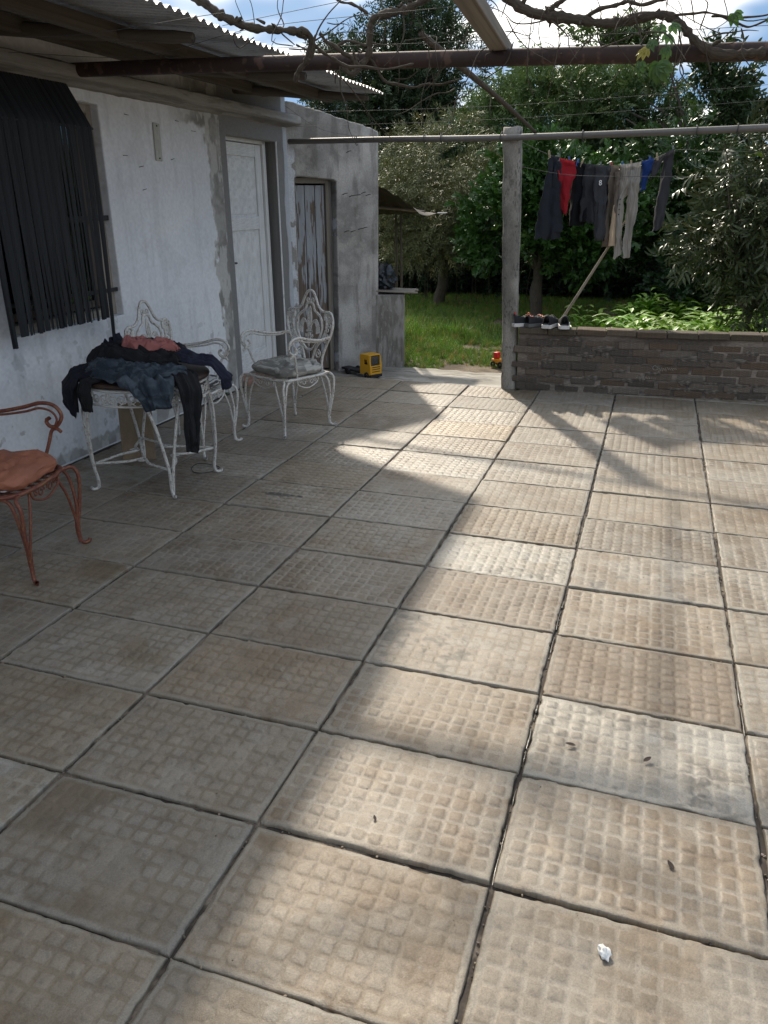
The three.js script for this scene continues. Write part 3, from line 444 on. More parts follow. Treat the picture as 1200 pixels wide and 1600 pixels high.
// ================================================================ lean-to and counter beside the outhouse
{
  const t = thing('lean_to', 'dark sagging sheet-metal lean-to on thin poles behind the outhouse', 'lean-to', [-2.9, -0.18, -8.5]);
  part('metal_sheet', sheet(36, 16, (u, v) => { const x = mix(-0.9, 0.5 - 0.06 * v, u), y = mix(1.86 - 0.3 * Math.pow(clamp((u - 0.55) / 0.45, 0, 1), 1.5), 1.545, v); return [x, y + 0.006 * Math.cos(u * 60) + 0.015 * Math.sin(v * 4 + u * 3), 0.25 - 0.9 * v]; }), mat([0.045, 0.042, 0.045], 0.8, { map: rustT, color: lin(0.5, 0.5, 0.55) }), t);
  part('ridge_strip', box(0.1, 0.012, 0.03, 0.51, 1.552, -0.62, 0.003), mat([0.6, 0.6, 0.58], 0.5), t);
  for (const [x, z, h] of [[0.12, -0.3, 1.62], [0.045, -0.35, 1.63], [-0.7, -0.6, 1.55], [-0.7, 0.2, 1.82]]) part('pole', ttube([[x, 0, z], [x + 0.012, h * 0.5, z], [x, h, z]], 0.016, 0.013, 10, 7, 0.1), M.darkTimber, t);
  part('tie_beam', ttube([[-0.85, 1.6, -0.3], [-0.2, 1.615, -0.3], [0.4, 1.57, -0.3]], 0.02, 0.015, 10, 7, 0.1), M.timber, t);
}
{
  const t = thing('block_counter', 'narrow rendered cement counter beside the outhouse with a ragged board top', 'counter', [-2.63, -0.17, -7.98], 0.3);
  const g = new RoundedBoxGeometry(0.3, 0.78, 0.42, 3, 0.012), p = g.attributes.position; for (let i = 0; i < p.count; i++) p.setX(i, p.getX(i) + 0.012 * (vn(p.getY(i) * 8, p.getZ(i) * 8) - 0.5)); g.computeVertexNormals(); g.translate(0, 0.385, 0);
  part('block', g, M.cement, t);
  const r = rngOf(44); for (let k = 0; k < 5; k++) { const b = grain(box(0.4 + rr(-0.02, 0.1, r), 0.014, 0.08, 0, 0, 0, 0.004), 0); const m = part('board', b, M.timber, t); m.position.set(0.07 + rr(-0.02, 0.02, r), 0.797 + rr(-0.002, 0.004, r), -0.17 + k * 0.085); m.rotation.set(rr(-0.02, 0.02, r), rr(-0.06, 0.06, r), -0.045); }
}
{
  const g = new THREE.IcosahedronGeometry(0.12, 5), p = g.attributes.position; for (let i = 0; i < p.count; i++) { const v = V(p.getX(i), p.getY(i), p.getZ(i)), n = v.clone().normalize(), k = 1 + 0.28 * (Math.abs(fbm(n.x * 3 + 5, n.y * 3 + n.z * 2 + 8, 4) - 0.5) * 4 - 0.5); p.setXYZ(i, v.x * k, Math.max(-0.08, v.y * k * 1.1) + (n.y > 0.85 ? 0.04 : 0), v.z * k); } g.computeVertexNormals();
  const m = solo('plastic_bag', g, mat([0.012, 0.016, 0.02], 0.3), 'black plastic bag of rubbish on the cement counter', 'bag'); m.position.set(-2.69, 0.73, -7.97);
}

// ================================================================ overhead wires and the bare vine
{
  const r = rngOf(61);
  const W = [
    ['wire strung high above the beam towards the roof', [[-2.15, 2.3, -3.9], [-1.2, 2.36, -3.8], [0.2, 2.42, -3.6], [1.5, 2.44, -3.4]]],
    ['upper of two parallel wires crossing in front of the trees', [[-3.0, 2.22, -6.9], [-1.0, 2.16, -6.4], [1.8, 2.2, -5.8]]],
    ['lower of two parallel wires crossing in front of the trees', [[-3.2, 2.12, -7.0], [-1.0, 2.08, -6.5], [1.8, 2.12, -5.9]]],
    ['thin wire running just above the rusty beam', [[-2.2, 2.28, -4.4], [-0.8, 2.235, -4.35], [1.6, 2.2, -4.3]]],
    ['slack wire looping below the roof edge', [[-3.2, 2.2, -3.6], [-2.5, 2.16, -3.7], [-1.9, 2.26, -3.8], [-1.0, 2.3, -3.9]]],
    ['wire drooping from the outhouse top to the pipe', [[-3.25, 2.28, -6.9], [-3.0, 2.1, -7.15], [-2.72, 2.06, -7.65]]],
    ['bare wire sagging under the corrugated roof', [[-3.2, 2.2, -2.7], [-2.5, 2.13, -3.0], [-1.75, 2.2, -3.2]]],
  ];
  for (const [l, p] of W) solo('wire', tube(p, 0.0013, 60, 5), M.wire, l, 'wire', 'wires strung over the patio');
}
const vineLeafM = phys([0.075, 0.16, 0.028], 0.55, { transmission: 0.45, thickness: 0 });
const yellowLeafM = phys([0.38, 0.32, 0.03], 0.55, { transmission: 0.4, thickness: 0 });
function leaflet(L, W, nu = 4, nv = 8, droop = 0.25) { return sheet(nu, nv, (u, v) => { const w = W * Math.pow(Math.sin(Math.PI * Math.min(1, Math.pow(v, 0.85))), 0.9) * (1 + 0.08 * Math.sin(v * 34)), s = (u - 0.5) * 2; return [s * w / 2, -droop * L * v * v + Math.abs(s) * w * 0.16, L * v]; }); }
{
  const r = rngOf(71);
  const vine = (label, runs) => { const t = thing('grape_vine', label, 'vine', [0, 0, 0], 0, 'bare vine branches over the patio'); runs.forEach(([nm, pts, a, b, k], i) => part(nm, ttube(pts, a, b, Math.max(18, pts.length * 16), 9, k ?? 0.42, r, 0.016), M.vineBark, t)); return t; };
  const twigs = (n, cx, cz, w, d, y0, y1) => { const out = []; for (let i = 0; i < n; i++) { let p = [cx + rr(-w, w, r), rr(y0, y1, r), cz + rr(-d, d, r)], q = [p], dir = [rr(-1, 1, r), rr(-0.7, 0.7, r), rr(-0.6, 0.6, r)]; const L = rr(0.04, 0.12, r), m = 3 + Math.floor(r() * 3); for (let k = 0; k < m; k++) { dir = dir.map((e) => e + rr(-0.6, 0.6, r)); const s = L / Math.hypot(...dir); p = [p[0] + dir[0] * s, p[1] + dir[1] * s, p[2] + dir[2] * s]; q.push(p); } out.push(ttube(q, rr(0.002, 0.0042, r), 0.0012, m * 4, 5, 0.3, r)); } return out; };
  const spurs = (pts, n, R) => { const c = new THREE.CatmullRomCurve3(P3(pts)), o = []; for (let i = 0; i < n; i++) { const t = r(), p = c.getPointAt(t), d = V(rr(-1, 1, r), rr(-0.6, 1, r), rr(-1, 1, r)).normalize(), L = rr(0.025, 0.06, r); o.push(ttube([[p.x, p.y, p.z], [p.x + d.x * L * 0.5, p.y + d.y * L * 0.5, p.z + d.z * L * 0.5], [p.x + d.x * L + rr(-0.01, 0.01, r), p.y + d.y * L + rr(-0.01, 0.01, r), p.z + d.z * L]], R * rr(0.5, 0.9, r), R * 0.25, 8, 7, 0.6, r)); } return o; };
  const a = vine('thick mossy vine branch arching along the edge of the corrugated roof', [
    ['branch', [[-2.14, 2.38, -3.55], [-2.0, 2.29, -3.58], [-1.83, 2.225, -3.6], [-1.66, 2.2, -3.62], [-1.585, 2.19, -3.64], [-1.575, 2.15, -3.66], [-1.61, 2.09, -3.68], [-1.66, 2.06, -3.7], [-1.69, 2.02, -3.72]], 0.022, 0.012],
    ['branch', [[-1.6, 2.18, -3.64], [-1.5, 2.1, -3.8], [-1.35, 2.08, -3.95], [-1.2, 2.1, -4.0]], 0.008, 0.005]]);
  for (const g of spurs([[-2.0, 2.29, -3.58], [-1.66, 2.2, -3.62], [-1.575, 2.15, -3.66], [-1.66, 2.06, -3.7]], 12, 0.013)) part('spur', g, M.vineBark, a);
  part('twig', twigs(9, -1.7, -3.65, 0.25, 0.1, 2.1, 2.25), M.vineBark, a);
  const b = vine('knotted vine stem twisting round the beam beside the roof corner', [
    ['branch', [[-0.98, 2.45, -3.9], [-1.12, 2.38, -4.0], [-1.25, 2.34, -4.05], [-1.36, 2.335, -4.08], [-1.44, 2.315, -4.08], [-1.455, 2.24, -4.09], [-1.465, 2.17, -4.1], [-1.5, 2.12, -4.08], [-1.54, 2.09, -4.06], [-1.58, 2.13, -4.04]], 0.02, 0.013],
    ['branch', [[-1.455, 2.33, -4.08], [-1.53, 2.37, -4.06], [-1.66, 2.43, -4.0], [-1.78, 2.5, -3.95]], 0.008, 0.004],
    ['branch', [[-1.46, 2.2, -4.09], [-1.56, 2.23, -4.06], [-1.68, 2.18, -4.03], [-1.8, 2.22, -4.0]], 0.008, 0.004],
    ['branch', [[-1.47, 2.16, -4.1], [-1.38, 2.05, -4.16], [-1.2, 2.04, -4.25], [-1.05, 2.07, -4.3]], 0.007, 0.004],
    ['branch', [[-1.5, 2.12, -4.08], [-1.6, 2.19, -4.0], [-1.66, 2.24, -3.95]], 0.012, 0.008]]);
  for (const g of spurs([[-1.12, 2.38, -4.0], [-1.36, 2.335, -4.08], [-1.455, 2.24, -4.09], [-1.54, 2.09, -4.06]], 14, 0.014)) part('spur', g, M.vineBark, b);
  part('twig', twigs(16, -1.42, -4.08, 0.3, 0.12, 2.05, 2.4), M.vineBark, b);
  const c = vine('heavy dark vine branch bending down onto the beam at the right', [
    ['branch', [[-0.86, 2.4, -4.02], [-0.74, 2.325, -4.05], [-0.6, 2.275, -4.08], [-0.44, 2.245, -4.1], [-0.3, 2.235, -4.1], [-0.17, 2.25, -4.1], [-0.08, 2.248, -4.1], [-0.015, 2.205, -4.1], [0.03, 2.155, -4.09], [0.09, 2.11, -4.08], [0.17, 2.075, -4.08], [0.34, 2.075, -4.08]], 0.024, 0.017],
    ['branch', [[-0.44, 2.25, -4.1], [-0.3, 2.29, -4.06], [-0.16, 2.285, -4.05], [-0.02, 2.3, -4.0]], 0.011, 0.006],
    ['branch', [[-0.6, 2.275, -4.08], [-0.52, 2.33, -4.05], [-0.44, 2.33, -4.02], [-0.33, 2.38, -3.95]], 0.011, 0.005],
    ['branch', [[-0.08, 2.245, -4.1], [0.06, 2.23, -4.05], [0.2, 2.195, -4.0], [0.4, 2.2, -3.95]], 0.006, 0.003],
    ['branch', [[0.1, 2.22, -4.05], [0.24, 2.17, -4.02], [0.36, 2.19, -4.0], [0.5, 2.12, -3.95]], 0.005, 0.003]]);
  for (const g of spurs([[-0.86, 2.4, -4.02], [-0.6, 2.275, -4.08], [-0.3, 2.235, -4.1], [-0.08, 2.248, -4.1], [0.03, 2.155, -4.09], [0.17, 2.075, -4.08]], 22, 0.016)) part('spur', g, M.vineBark, c);
  part('twig', twigs(34, -0.35, -4.08, 0.6, 0.14, 2.12, 2.36), M.vineBark, c);
  part('tendril', twigs(22, -0.5, -4.1, 0.7, 0.12, 1.98, 2.2).concat([[-0.66, 2.28], [-0.55, 2.26], [-0.02, 2.2], [-1.15, 2.2]].map(([x, y]) => ttube([[x, y, -4.05], [x + rr(-0.02, 0.02, r), y - 0.1, -4.06], [x + rr(-0.03, 0.03, r), y - 0.24, -4.06], [x + rr(-0.03, 0.03, r), y - 0.33, -4.05]], 0.003, 0.0015, 16, 5, 0.3, r))), M.vineBark, c);
  // creeper leaves of five leaflets
  const lg = (s) => { const o = []; for (let k = 0; k < 5; k++) { const g = leaflet(s * [0.75, 1, 1.12, 1, 0.75][k], s * 0.46, 4, 8, 0.3); g.rotateX(0.2); g.rotateY((k - 2) * 0.62); o.push(g); } return merge(o); };
  const L0 = lg(0.075), L1 = lg(0.05);
  const sp = thing('creeper_sprig', 'hanging sprig of green five-fingered leaves below the beam', 'creeper');
  part('stem', [ttube([[-0.1, 2.22, -4.06], [-0.105, 2.14, -4.0], [-0.1, 2.07, -3.97], [-0.095, 2.0, -3.97]], 0.003, 0.0015, 14, 5, 0.2), ttube([[-0.1, 2.12, -3.99], [-0.14, 2.1, -3.97], [-0.17, 2.06, -3.96]], 0.002, 0.001, 8, 5)], M.vineBark, sp);
  for (const [x, y, z, g, rx, ry, rz, ye] of [[-0.09, 2.045, -3.955, 0, 1.45, 0.1, 0.05, 0], [-0.1, 2.03, -3.94, 0, 1.3, 0.6, 0.3, 0], [-0.13, 2.13, -3.96, 1, 1.2, -0.5, 0.6, 0], [-0.15, 2.1, -3.96, 1, 1.0, -0.9, 0.2, 1], [-0.07, 2.15, -3.97, 1, 0.9, 0.7, -0.4, 0], [-0.17, 2.05, -3.95, 1, 1.4, -0.3, 0.7, 0], [-0.07, 2.1, -3.96, 1, 1.5, 0.5, -0.6, 0], [-0.11, 2.19, -4.0, 1, 0.6, 0.2, 0.1, 0], [-0.06, 2.19, -4.0, 1, 0.7, 1.2, 0.1, 0]]) { const m = part('leaf', g ? L1 : L0, ye ? yellowLeafM : vineLeafM, sp); m.position.set(x, y, z); m.rotation.set(rx, ry, rz); }
  const s2 = thing('creeper_sprig', 'few small green creeper leaves on the wires by the frame edge at right', 'creeper');
  part('stem', ttube([[0.14, 2.21, -4.0], [0.24, 2.18, -3.98], [0.34, 2.17, -3.96], [0.42, 2.05, -3.95]], 0.003, 0.0015, 14, 5, 0.2), M.vineBark, s2);
  for (const [x, y, z, rx, ry, rz] of [[0.18, 2.21, -3.97, 1.2, 0.3, 0.4], [0.33, 2.19, -3.95, 1.0, 0.6, -0.3], [0.38, 2.08, -3.94, 1.4, -0.3, 0.3], [0.37, 2.27, -3.95, 1.1, 0.2, 0.9], [0.42, 2.02, -3.94, 1.3, 0.5, 0.2]]) { const m = part('leaf', L1, vineLeafM, s2); m.position.set(x, y, z); m.rotation.set(rx, ry, rz); }
}

// ================================================================ trees, shrubs, grass
const GY = -0.18;
function sprig(n, L, W, spread, len, r, droop = 0.2) {            // leaves along a short twig, growing along +z
  const o = [];
  for (let k = 0; k < n; k++) { const g = leaflet(L * rr(0.7, 1.15, r), W * rr(0.8, 1.1, r), 2, 3, droop); g.rotateZ(rr(-0.7, 0.7, r)); g.rotateX(rr(-0.5, 0.3, r)); g.rotateY((k % 2 ? 1 : -1) * rr(0.3, spread, r)); g.translate(0, 0, len * k / n); o.push(g); }
  return merge(o);
}
const lr = rngOf(501);
const SPR = {
  fine: sprig(12, 0.05, 0.011, 1.1, 0.17, lr), round: sprig(8, 0.07, 0.042, 1.2, 0.15, lr, 0.1), feather: sprig(14, 0.075, 0.022, 1.25, 0.26, lr), long: sprig(8, 0.1, 0.024, 0.9, 0.16, lr, 0.5), broad: sprig(8, 0.1, 0.05, 1.2, 0.2, lr),
};
const leafMat = (c, rough = 0.5, tr = 0.35) => phys(c, rough, { transmission: tr, thickness: 0, specularIntensity: 0.6 });
const dummy = new THREE.Object3D();
function crown(name, lobes, geo, material, parent, seed, o = {}) {
  const r = rngOf(seed), list = [];
  for (const [cx, cy, cz, rx, ry, rz, n] of lobes) {
    let made = 0, tries = 0;
    while (made < n && tries < n * 12) {
      tries++; const a = r() * Math.PI * 2, c = rr(-1, 1, r), s = Math.sqrt(1 - c * c), k = Math.pow(r(), o.shell ?? 0.45) * (1 + 0.22 * (vn(a * 2.2 + seed, c * 3 + seed) - 0.5) * 2);
      const d = [s * Math.cos(a), c, s * Math.sin(a)], p = [cx + d[0] * rx * k, cy + d[1] * ry * k, cz + d[2] * rz * k];
      const gap = fbm(p[0] * (o.gf ?? 2.4) + seed, p[1] * (o.gf ?? 2.4) + p[2] * 1.7, 3); if (gap < (o.gap ?? 0.42)) continue;
      if (p[1] < GY + (o.floor ?? 0.1)) continue;
      list.push([p, d]); made++;
    }
  }
  const im = new THREE.InstancedMesh(geo, material, list.length); im.name = name; shade(im);
  const col = new THREE.Color();
  list.forEach(([p, d], i) => {
    dummy.position.set(...p); const t = V(p[0] + d[0] + rr(-0.8, 0.8, r), p[1] + d[1] * 0.6 + (o.hang ?? 0.1) + rr(-0.7, 0.7, r), p[2] + d[2] + rr(-0.8, 0.8, r)); dummy.lookAt(t); dummy.rotateZ(r() * 6.28); const s = rr(0.7, 1.3, r) * (o.s ?? 1); dummy.scale.set(s, s, s); dummy.updateMatrix(); im.setMatrixAt(i, dummy.matrix);
    const b = rr(0.7, 1.25, r), y = r() < (o.yellow ?? 0.03) ? 1.6 : 1; im.setColorAt(i, col.setRGB(b * y, b * (y > 1 ? 1.25 : 1), b * 0.9));
  });
  parent.add(im); return im;
}
function tree(name, label, cat, base, top, tr, lobes, geo, m, seed, o = {}) {
  const t = thing(name, label, cat, [0, 0, 0], 0, o.group), r = rngOf(seed + 9000);
  part('trunk', ttube([base, [mix(base[0], top[0], 0.4) + rr(-0.06, 0.06, r), mix(base[1], top[1], 0.45), mix(base[2], top[2], 0.4)], top], tr, tr * 0.6, 20, 9, 0.2, r, 0.03), M.bark, t);
  const lim = []; for (const [cx, cy, cz, rx, ry, rz] of lobes) for (let k = 0; k < (o.limbs ?? 4); k++) { const q = [cx + rr(-0.7, 0.7, r) * rx, cy + rr(-0.2, 0.75, r) * ry, cz + rr(-0.7, 0.7, r) * rz]; const b = V(...base).lerp(V(...top), rr(0.6, 1, r)); lim.push(ttube([[b.x, b.y, b.z], [mix(b.x, q[0], 0.5) + rr(-0.1, 0.1, r), mix(b.y, q[1], 0.6), mix(b.z, q[2], 0.5) + rr(-0.1, 0.1, r)], q], tr * 0.45, tr * 0.12, 10, 6, 0.2, r)); }
  part('limb', lim, M.bark, t);
  crown('crown', lobes, geo, m, t, seed, o).userData.kind = 'stuff'; return t;
}
const TR = 'trees at the back of the garden';
tree('olive_tree', 'grey-green fine-leaved tree with drooping crown and pale trunk', 'tree', [-3.55, GY, -13.5], [-3.47, 1.1, -13.4], 0.11,
  [[-3.5, 1.78, -13.4, 1.25, 1.02, 1.05, 3000], [-4.05, 1.2, -13.3, 0.65, 0.75, 0.7, 900], [-2.97, 1.3, -13.3, 0.7, 0.8, 0.7, 1000], [-3.55, 1.0, -12.9, 0.95, 0.6, 0.5, 800]], SPR.fine, leafMat([0.17, 0.185, 0.085], 0.5, 0.4), 11, { hang: -0.5, gap: 0.4, group: TR, s: 1.25 });
tree('citrus_tree', 'dense round-leaved bushy tree behind the washing line', 'tree', [-1.62, GY, -11.9], [-1.6, 0.9, -11.9], 0.1,
  [[-1.6, 1.45, -11.9, 1.15, 0.85, 0.95, 2100], [-2.25, 1.15, -11.7, 0.6, 0.65, 0.6, 700], [-1.0, 1.15, -11.8, 0.75, 0.75, 0.7, 800], [-1.5, 2.0, -11.8, 0.5, 0.4, 0.5, 330]], SPR.round, leafMat([0.06, 0.14, 0.03], 0.35, 0.42), 12, { gap: 0.4, group: TR, yellow: 0.02 });
tree('laurel_tree', 'dark glossy tree filling the gap right of the washing', 'tree', [0.25, GY, -12.8], [0.2, 0.9, -12.8], 0.09,
  [[0.15, 1.45, -12.8, 1.05, 1.1, 0.9, 1900], [0.9, 1.1, -12.6, 0.7, 0.85, 0.7, 900]], SPR.round, leafMat([0.045, 0.1, 0.025], 0.35, 0.4), 13, { gap: 0.4, group: TR });
tree('acacia_tree', 'tall mid-green feathery tree rising above the washing line', 'tree', [-2.4, GY, -16.3], [-2.3, 2.2, -16.2], 0.14,
  [[-2.1, 2.7, -16, 1.75, 1.1, 1.3, 2300], [-3.3, 2.4, -16, 0.9, 0.8, 0.9, 800], [-0.7, 2.55, -16, 1.1, 1.0, 1.0, 1100], [-2.5, 3.35, -16.2, 0.8, 0.4, 0.7, 360], [-1.3, 3.3, -16.2, 0.7, 0.4, 0.6, 300]], SPR.feather, leafMat([0.13, 0.2, 0.07], 0.45, 0.5), 14, { gap: 0.42, group: TR, s: 1.2 });
tree('evergreen_tree', 'tall dark evergreen showing above the outhouse roof', 'tree', [-6.2, GY, -19.2], [-6.1, 2.8, -19], 0.2,
  [[-6.3, 3.3, -19, 1.9, 1.7, 1.6, 3000], [-5.2, 4.3, -19, 1.1, 1.1, 1.0, 1100], [-7.3, 3.9, -19, 1.1, 1.1, 1.0, 900], [-5.0, 2.5, -18.8, 1.2, 1.2, 1.0, 1000], [-5.9, 5.0, -19, 0.8, 0.75, 0.8, 460]], SPR.feather, leafMat([0.045, 0.08, 0.032], 0.5, 0.4), 15, { gap: 0.42, group: TR, s: 1.35 });
tree('poplar_tree', 'open-crowned dark tree with sky between its leaves at right', 'tree', [0.75, GY, -15.2], [0.7, 2.2, -15.1], 0.12,
  [[0.35, 2.8, -15, 1.0, 0.95, 0.8, 950], [1.15, 2.3, -15, 0.75, 0.75, 0.7, 500], [-0.3, 2.4, -15, 0.7, 0.8, 0.7, 560]], SPR.broad, leafMat([0.045, 0.08, 0.028], 0.45, 0.4), 16, { gap: 0.45, group: TR, limbs: 6 });
tree('young_ash_tree', 'thin sparse treetop poking above the beam', 'tree', [-1.2, GY, -18.2], [-1.25, 3.6, -18.1], 0.09,
  [[-1.4, 4.0, -18, 0.95, 0.75, 0.7, 480], [-0.7, 4.2, -18, 0.5, 0.7, 0.5, 220], [-2.4, 3.7, -18, 0.6, 0.5, 0.5, 200]], SPR.broad, leafMat([0.08, 0.13, 0.04], 0.45, 0.45), 17, { gap: 0.46, group: TR, limbs: 6 });
tree('oleander_shrub', 'slender long-leaved shrub just behind the low brick wall', 'shrub', [0.93, GY, -8.5], [0.9, 0.75, -8.5], 0.035,
  [[0.8, 1.45, -8.5, 0.6, 0.75, 0.5, 560], [1.15, 1.3, -8.4, 0.5, 0.8, 0.5, 430], [0.45, 1.1, -8.5, 0.4, 0.3, 0.35, 130], [0.92, 0.65, -8.5, 0.24, 0.4, 0.24, 110]], SPR.long, leafMat([0.075, 0.1, 0.045], 0.32, 0.35), 18, { gap: 0.4, hang: -0.35, s: 1.0, limbs: 6, shell: 0.6, floor: 0.35 });
tree('privet_shrub', 'yellow-green leafy shrub at the right edge of the frame', 'shrub', [1.75, GY, -10.2], [1.7, 0.9, -10.2], 0.06,
  [[1.6, 1.5, -10.2, 0.8, 0.95, 0.7, 1300], [2.3, 1.4, -10.2, 0.7, 1.1, 0.7, 900]], SPR.round, leafMat([0.14, 0.2, 0.035], 0.4, 0.5), 19, { gap: 0.4, yellow: 0.1 });
tree('low_bush', 'low dark bush under the trees behind the oleander', 'shrub', [0.75, GY, -11.2], [0.75, 0.5, -11.2], 0.05,
  [[0.7, 0.65, -11.2, 0.75, 0.75, 0.6, 1000]], SPR.round, leafMat([0.025, 0.06, 0.02], 0.4, 0.3), 20, { gap: 0.38 });
{
  const t = thing('added_hedge', 'dark dense hedge added to fill the deep shade under the far trees', 'hedge');  // added dark mass of leaves, stands in for the black shade under the canopy
  const lobes = []; const r = rngOf(88); for (let x = -11; x < 7; x += 0.85) lobes.push([x, 0.85 + rr(-0.1, 0.1, r), -15.2 + rr(-0.2, 0.2, r), 0.8, 1.25 + rr(0, 0.25, r), 0.7, 430]);
  crown('foliage', lobes, SPR.broad, leafMat([0.025, 0.05, 0.02], 0.55, 0.2), t, 31, { gap: 0.2, shell: 0.3, floor: 0.0, s: 1.25 }).userData.kind = 'stuff';
  part('stem', lobes.map(([x]) => ttube([[x, GY, -15.3], [x + 0.05, 0.7, -15.3], [x, 1.6, -15.35]], 0.05, 0.02, 8, 6, 0.2)), M.bark, t);
  part('added_fence', box(19, 2.0, 0.05, -2, 0.8, -16.0), mat([0.7, 0.66, 0.6], 0.9, { map: rep(woodT, 40, 2) }), t, 'unseen weathered boards added as backing behind the hedge');  // added boards, unseen, closing off the light behind the hedge
}
// bare arching bramble stems in front of the trees
{
  const t = thing('bramble', 'bare arching bramble stems tangled over the grey-green tree', 'bramble'), r = rngOf(515);
  for (let k = 0; k < 11; k++) { const x = rr(-4.2, -1.8, r), z = rr(-13.9, -13.4, r), h = rr(1.9, 2.65, r), dx = rr(-0.7, 0.7, r); part('stem', ttube([[x, GY, z], [x + dx * 0.2, h * 0.6, z + 0.1], [x + dx * 0.6, h, z + 0.25], [x + dx, h - rr(0.05, 0.3, r), z + 0.4], [x + dx * 1.4, h - rr(0.3, 0.7, r), z + 0.45]], 0.007, 0.003, 22, 5, 0.2, r, 0.06), M.vineBark, t); }
}
// grass
{
  const r = rngOf(303), blades = [];
  for (let k = 0; k < 9; k++) { const h = rr(0.06, 0.13, r), a = rr(0, 6.28, r), b = rr(0.02, 0.06, r), w = rr(0.003, 0.006, r), bx = rr(-0.03, 0.03, r), bz = rr(-0.03, 0.03, r); const g = sheet(1, 3, (u, v) => [(u - 0.5) * w * 2 * (1 - 0.9 * v) , h * v * (1 - 0.15 * v), b * v * v]); g.rotateY(a); g.translate(bx, 0, bz); blades.push(g); }
  const geo = merge(blades), list = [];
  for (let k = 0; k < 60000 && list.length < 30000; k++) {
    const d = Math.pow(r(), 1.5), z = mix(-7.75, -15, d), x = mix(-7, 5.5, r()) ; const n = fbm(x * 1.6, z * 1.6 + 5, 4), bare = z > -9.1 ? sst(-7.7, -9.0, z) * 0.6 + 0.08 : 1;
    if (z > -7.78 - 0.1 * n) continue; if (n < 0.62 - 0.35 * bare) continue; if (x < -2.2 && z > -7.95) continue;
    const tall = sst(-8.6, -9.4, z) * sst(-1.9, -2.4, x) * sst(-11.5, -10.4, z) * 1.3; list.push([x, z, 0.35 + 0.55 * bare * n * 1.3 + tall * n * 1.2]);
  }
  const im = new THREE.InstancedMesh(geo, leafMat([0.22, 0.37, 0.06], 0.5, 0.5), list.length); im.name = 'grass'; im.userData = { kind: 'stuff', label: 'patchy green lawn grass behind the patio', category: 'grass' }; shade(im); const c = new THREE.Color();
  list.forEach(([x, z, s], i) => { dummy.position.set(x, GY - 0.005, z); dummy.rotation.set(0, r() * 6.28, 0); dummy.scale.set(s * 1.1, s * rr(0.7, 1.3, r), s * 1.1); dummy.updateMatrix(); im.setMatrixAt(i, dummy.matrix); const b = rr(0.6, 1.2, r), dry = r() < 0.12; im.setColorAt(i, dry ? c.setRGB(2.2 * b, 1.0 * b, 2 * b) : c.setRGB(b * rr(0.8, 1.2, r), b, b * 0.8)); });
  scene.add(im);
}
// broad-leaved weeds behind the low wall
{
  const r = rngOf(404), lv = []; for (let k = 0; k < 14; k++) { const g = leaflet(rr(0.09, 0.15, r), rr(0.032, 0.05, r), 2, 5, 0.4); g.rotateX(-rr(0.1, 1.0, r)); g.rotateY(k * 2.4 + rr(-0.3, 0.3, r)); g.translate(rr(-0.04, 0.04, r), 0.015 + 0.02 * k, rr(-0.04, 0.04, r)); lv.push(g); }
  const geo = merge(lv), list = []; for (let k = 0; k < 2600; k++) { const x = rr(-0.9, 4, r), z = rr(-11, -7.7, r); if (fbm(x * 1.5, z * 1.5 + 3, 3) < 0.44 - 0.12 * sst(-0.2, 0.5, x)) continue; if (x < -0.2 && r() < 0.7) continue; list.push([x, z]); }
  const im = new THREE.InstancedMesh(geo, leafMat([0.28, 0.46, 0.06], 0.4, 0.5), list.length); im.name = 'broadleaf_weeds'; im.userData = { kind: 'stuff', label: 'bright green broad-leaved weeds growing behind the low brick wall', category: 'weeds' }; shade(im); const c = new THREE.Color();
  list.forEach(([x, z], i) => { dummy.position.set(x, GY - 0.005, z); dummy.rotation.set(0, r() * 6.28, 0); const s = rr(0.9, 1.45, r) * sst(-6.8, -8.6, z); dummy.scale.set(s, s * rr(1.0, 1.5, r), s); dummy.updateMatrix(); im.setMatrixAt(i, dummy.matrix); const b = rr(0.7, 1.15, r); im.setColorAt(i, c.setRGB(b * rr(0.8, 1.1, r), b, b * 0.8)); });
  scene.add(im);
}

// ================================================================ wrought-iron furniture
const ironT = (paint, rust, amt, seed) => tex(256, 256, (u, v) => { const p = fbm(u * 12 + seed, v * 12, 5, 256), f = vn(u * 128, v * 128); const k = sst(amt, amt + 0.06, p); const c = mix3(paint, rust, k), g = 0.88 + 0.24 * f; return [c[0] * g, c[1] * g, c[2] * g]; });
const whiteIron = mat([1, 1, 1], 0.5, { map: rep(ironT([0.62, 0.6, 0.55], [0.16, 0.09, 0.05], 0.6, 3), 3, 3), metalness: 0.1 });
const tableIron = mat([1, 1, 1], 0.5, { map: rep(ironT([0.6, 0.585, 0.54], [0.14, 0.085, 0.05], 0.57, 9), 3, 3), metalness: 0.1 });
const redIron = mat([1, 1, 1], 0.55, { map: rep(ironT([0.16, 0.045, 0.03], [0.26, 0.12, 0.05], 0.56, 5), 3, 3), metalness: 0.2 });
function spiral(cx, cy, r, turns, a0, dir, z, n = 14) { const p = []; for (let i = 0; i <= n; i++) { const t = i / n, a = a0 + dir * turns * Math.PI * 2 * t, q = r * (1 - 0.75 * t); p.push([cx + Math.cos(a) * q, cy + Math.sin(a) * q, z]); } return p; }
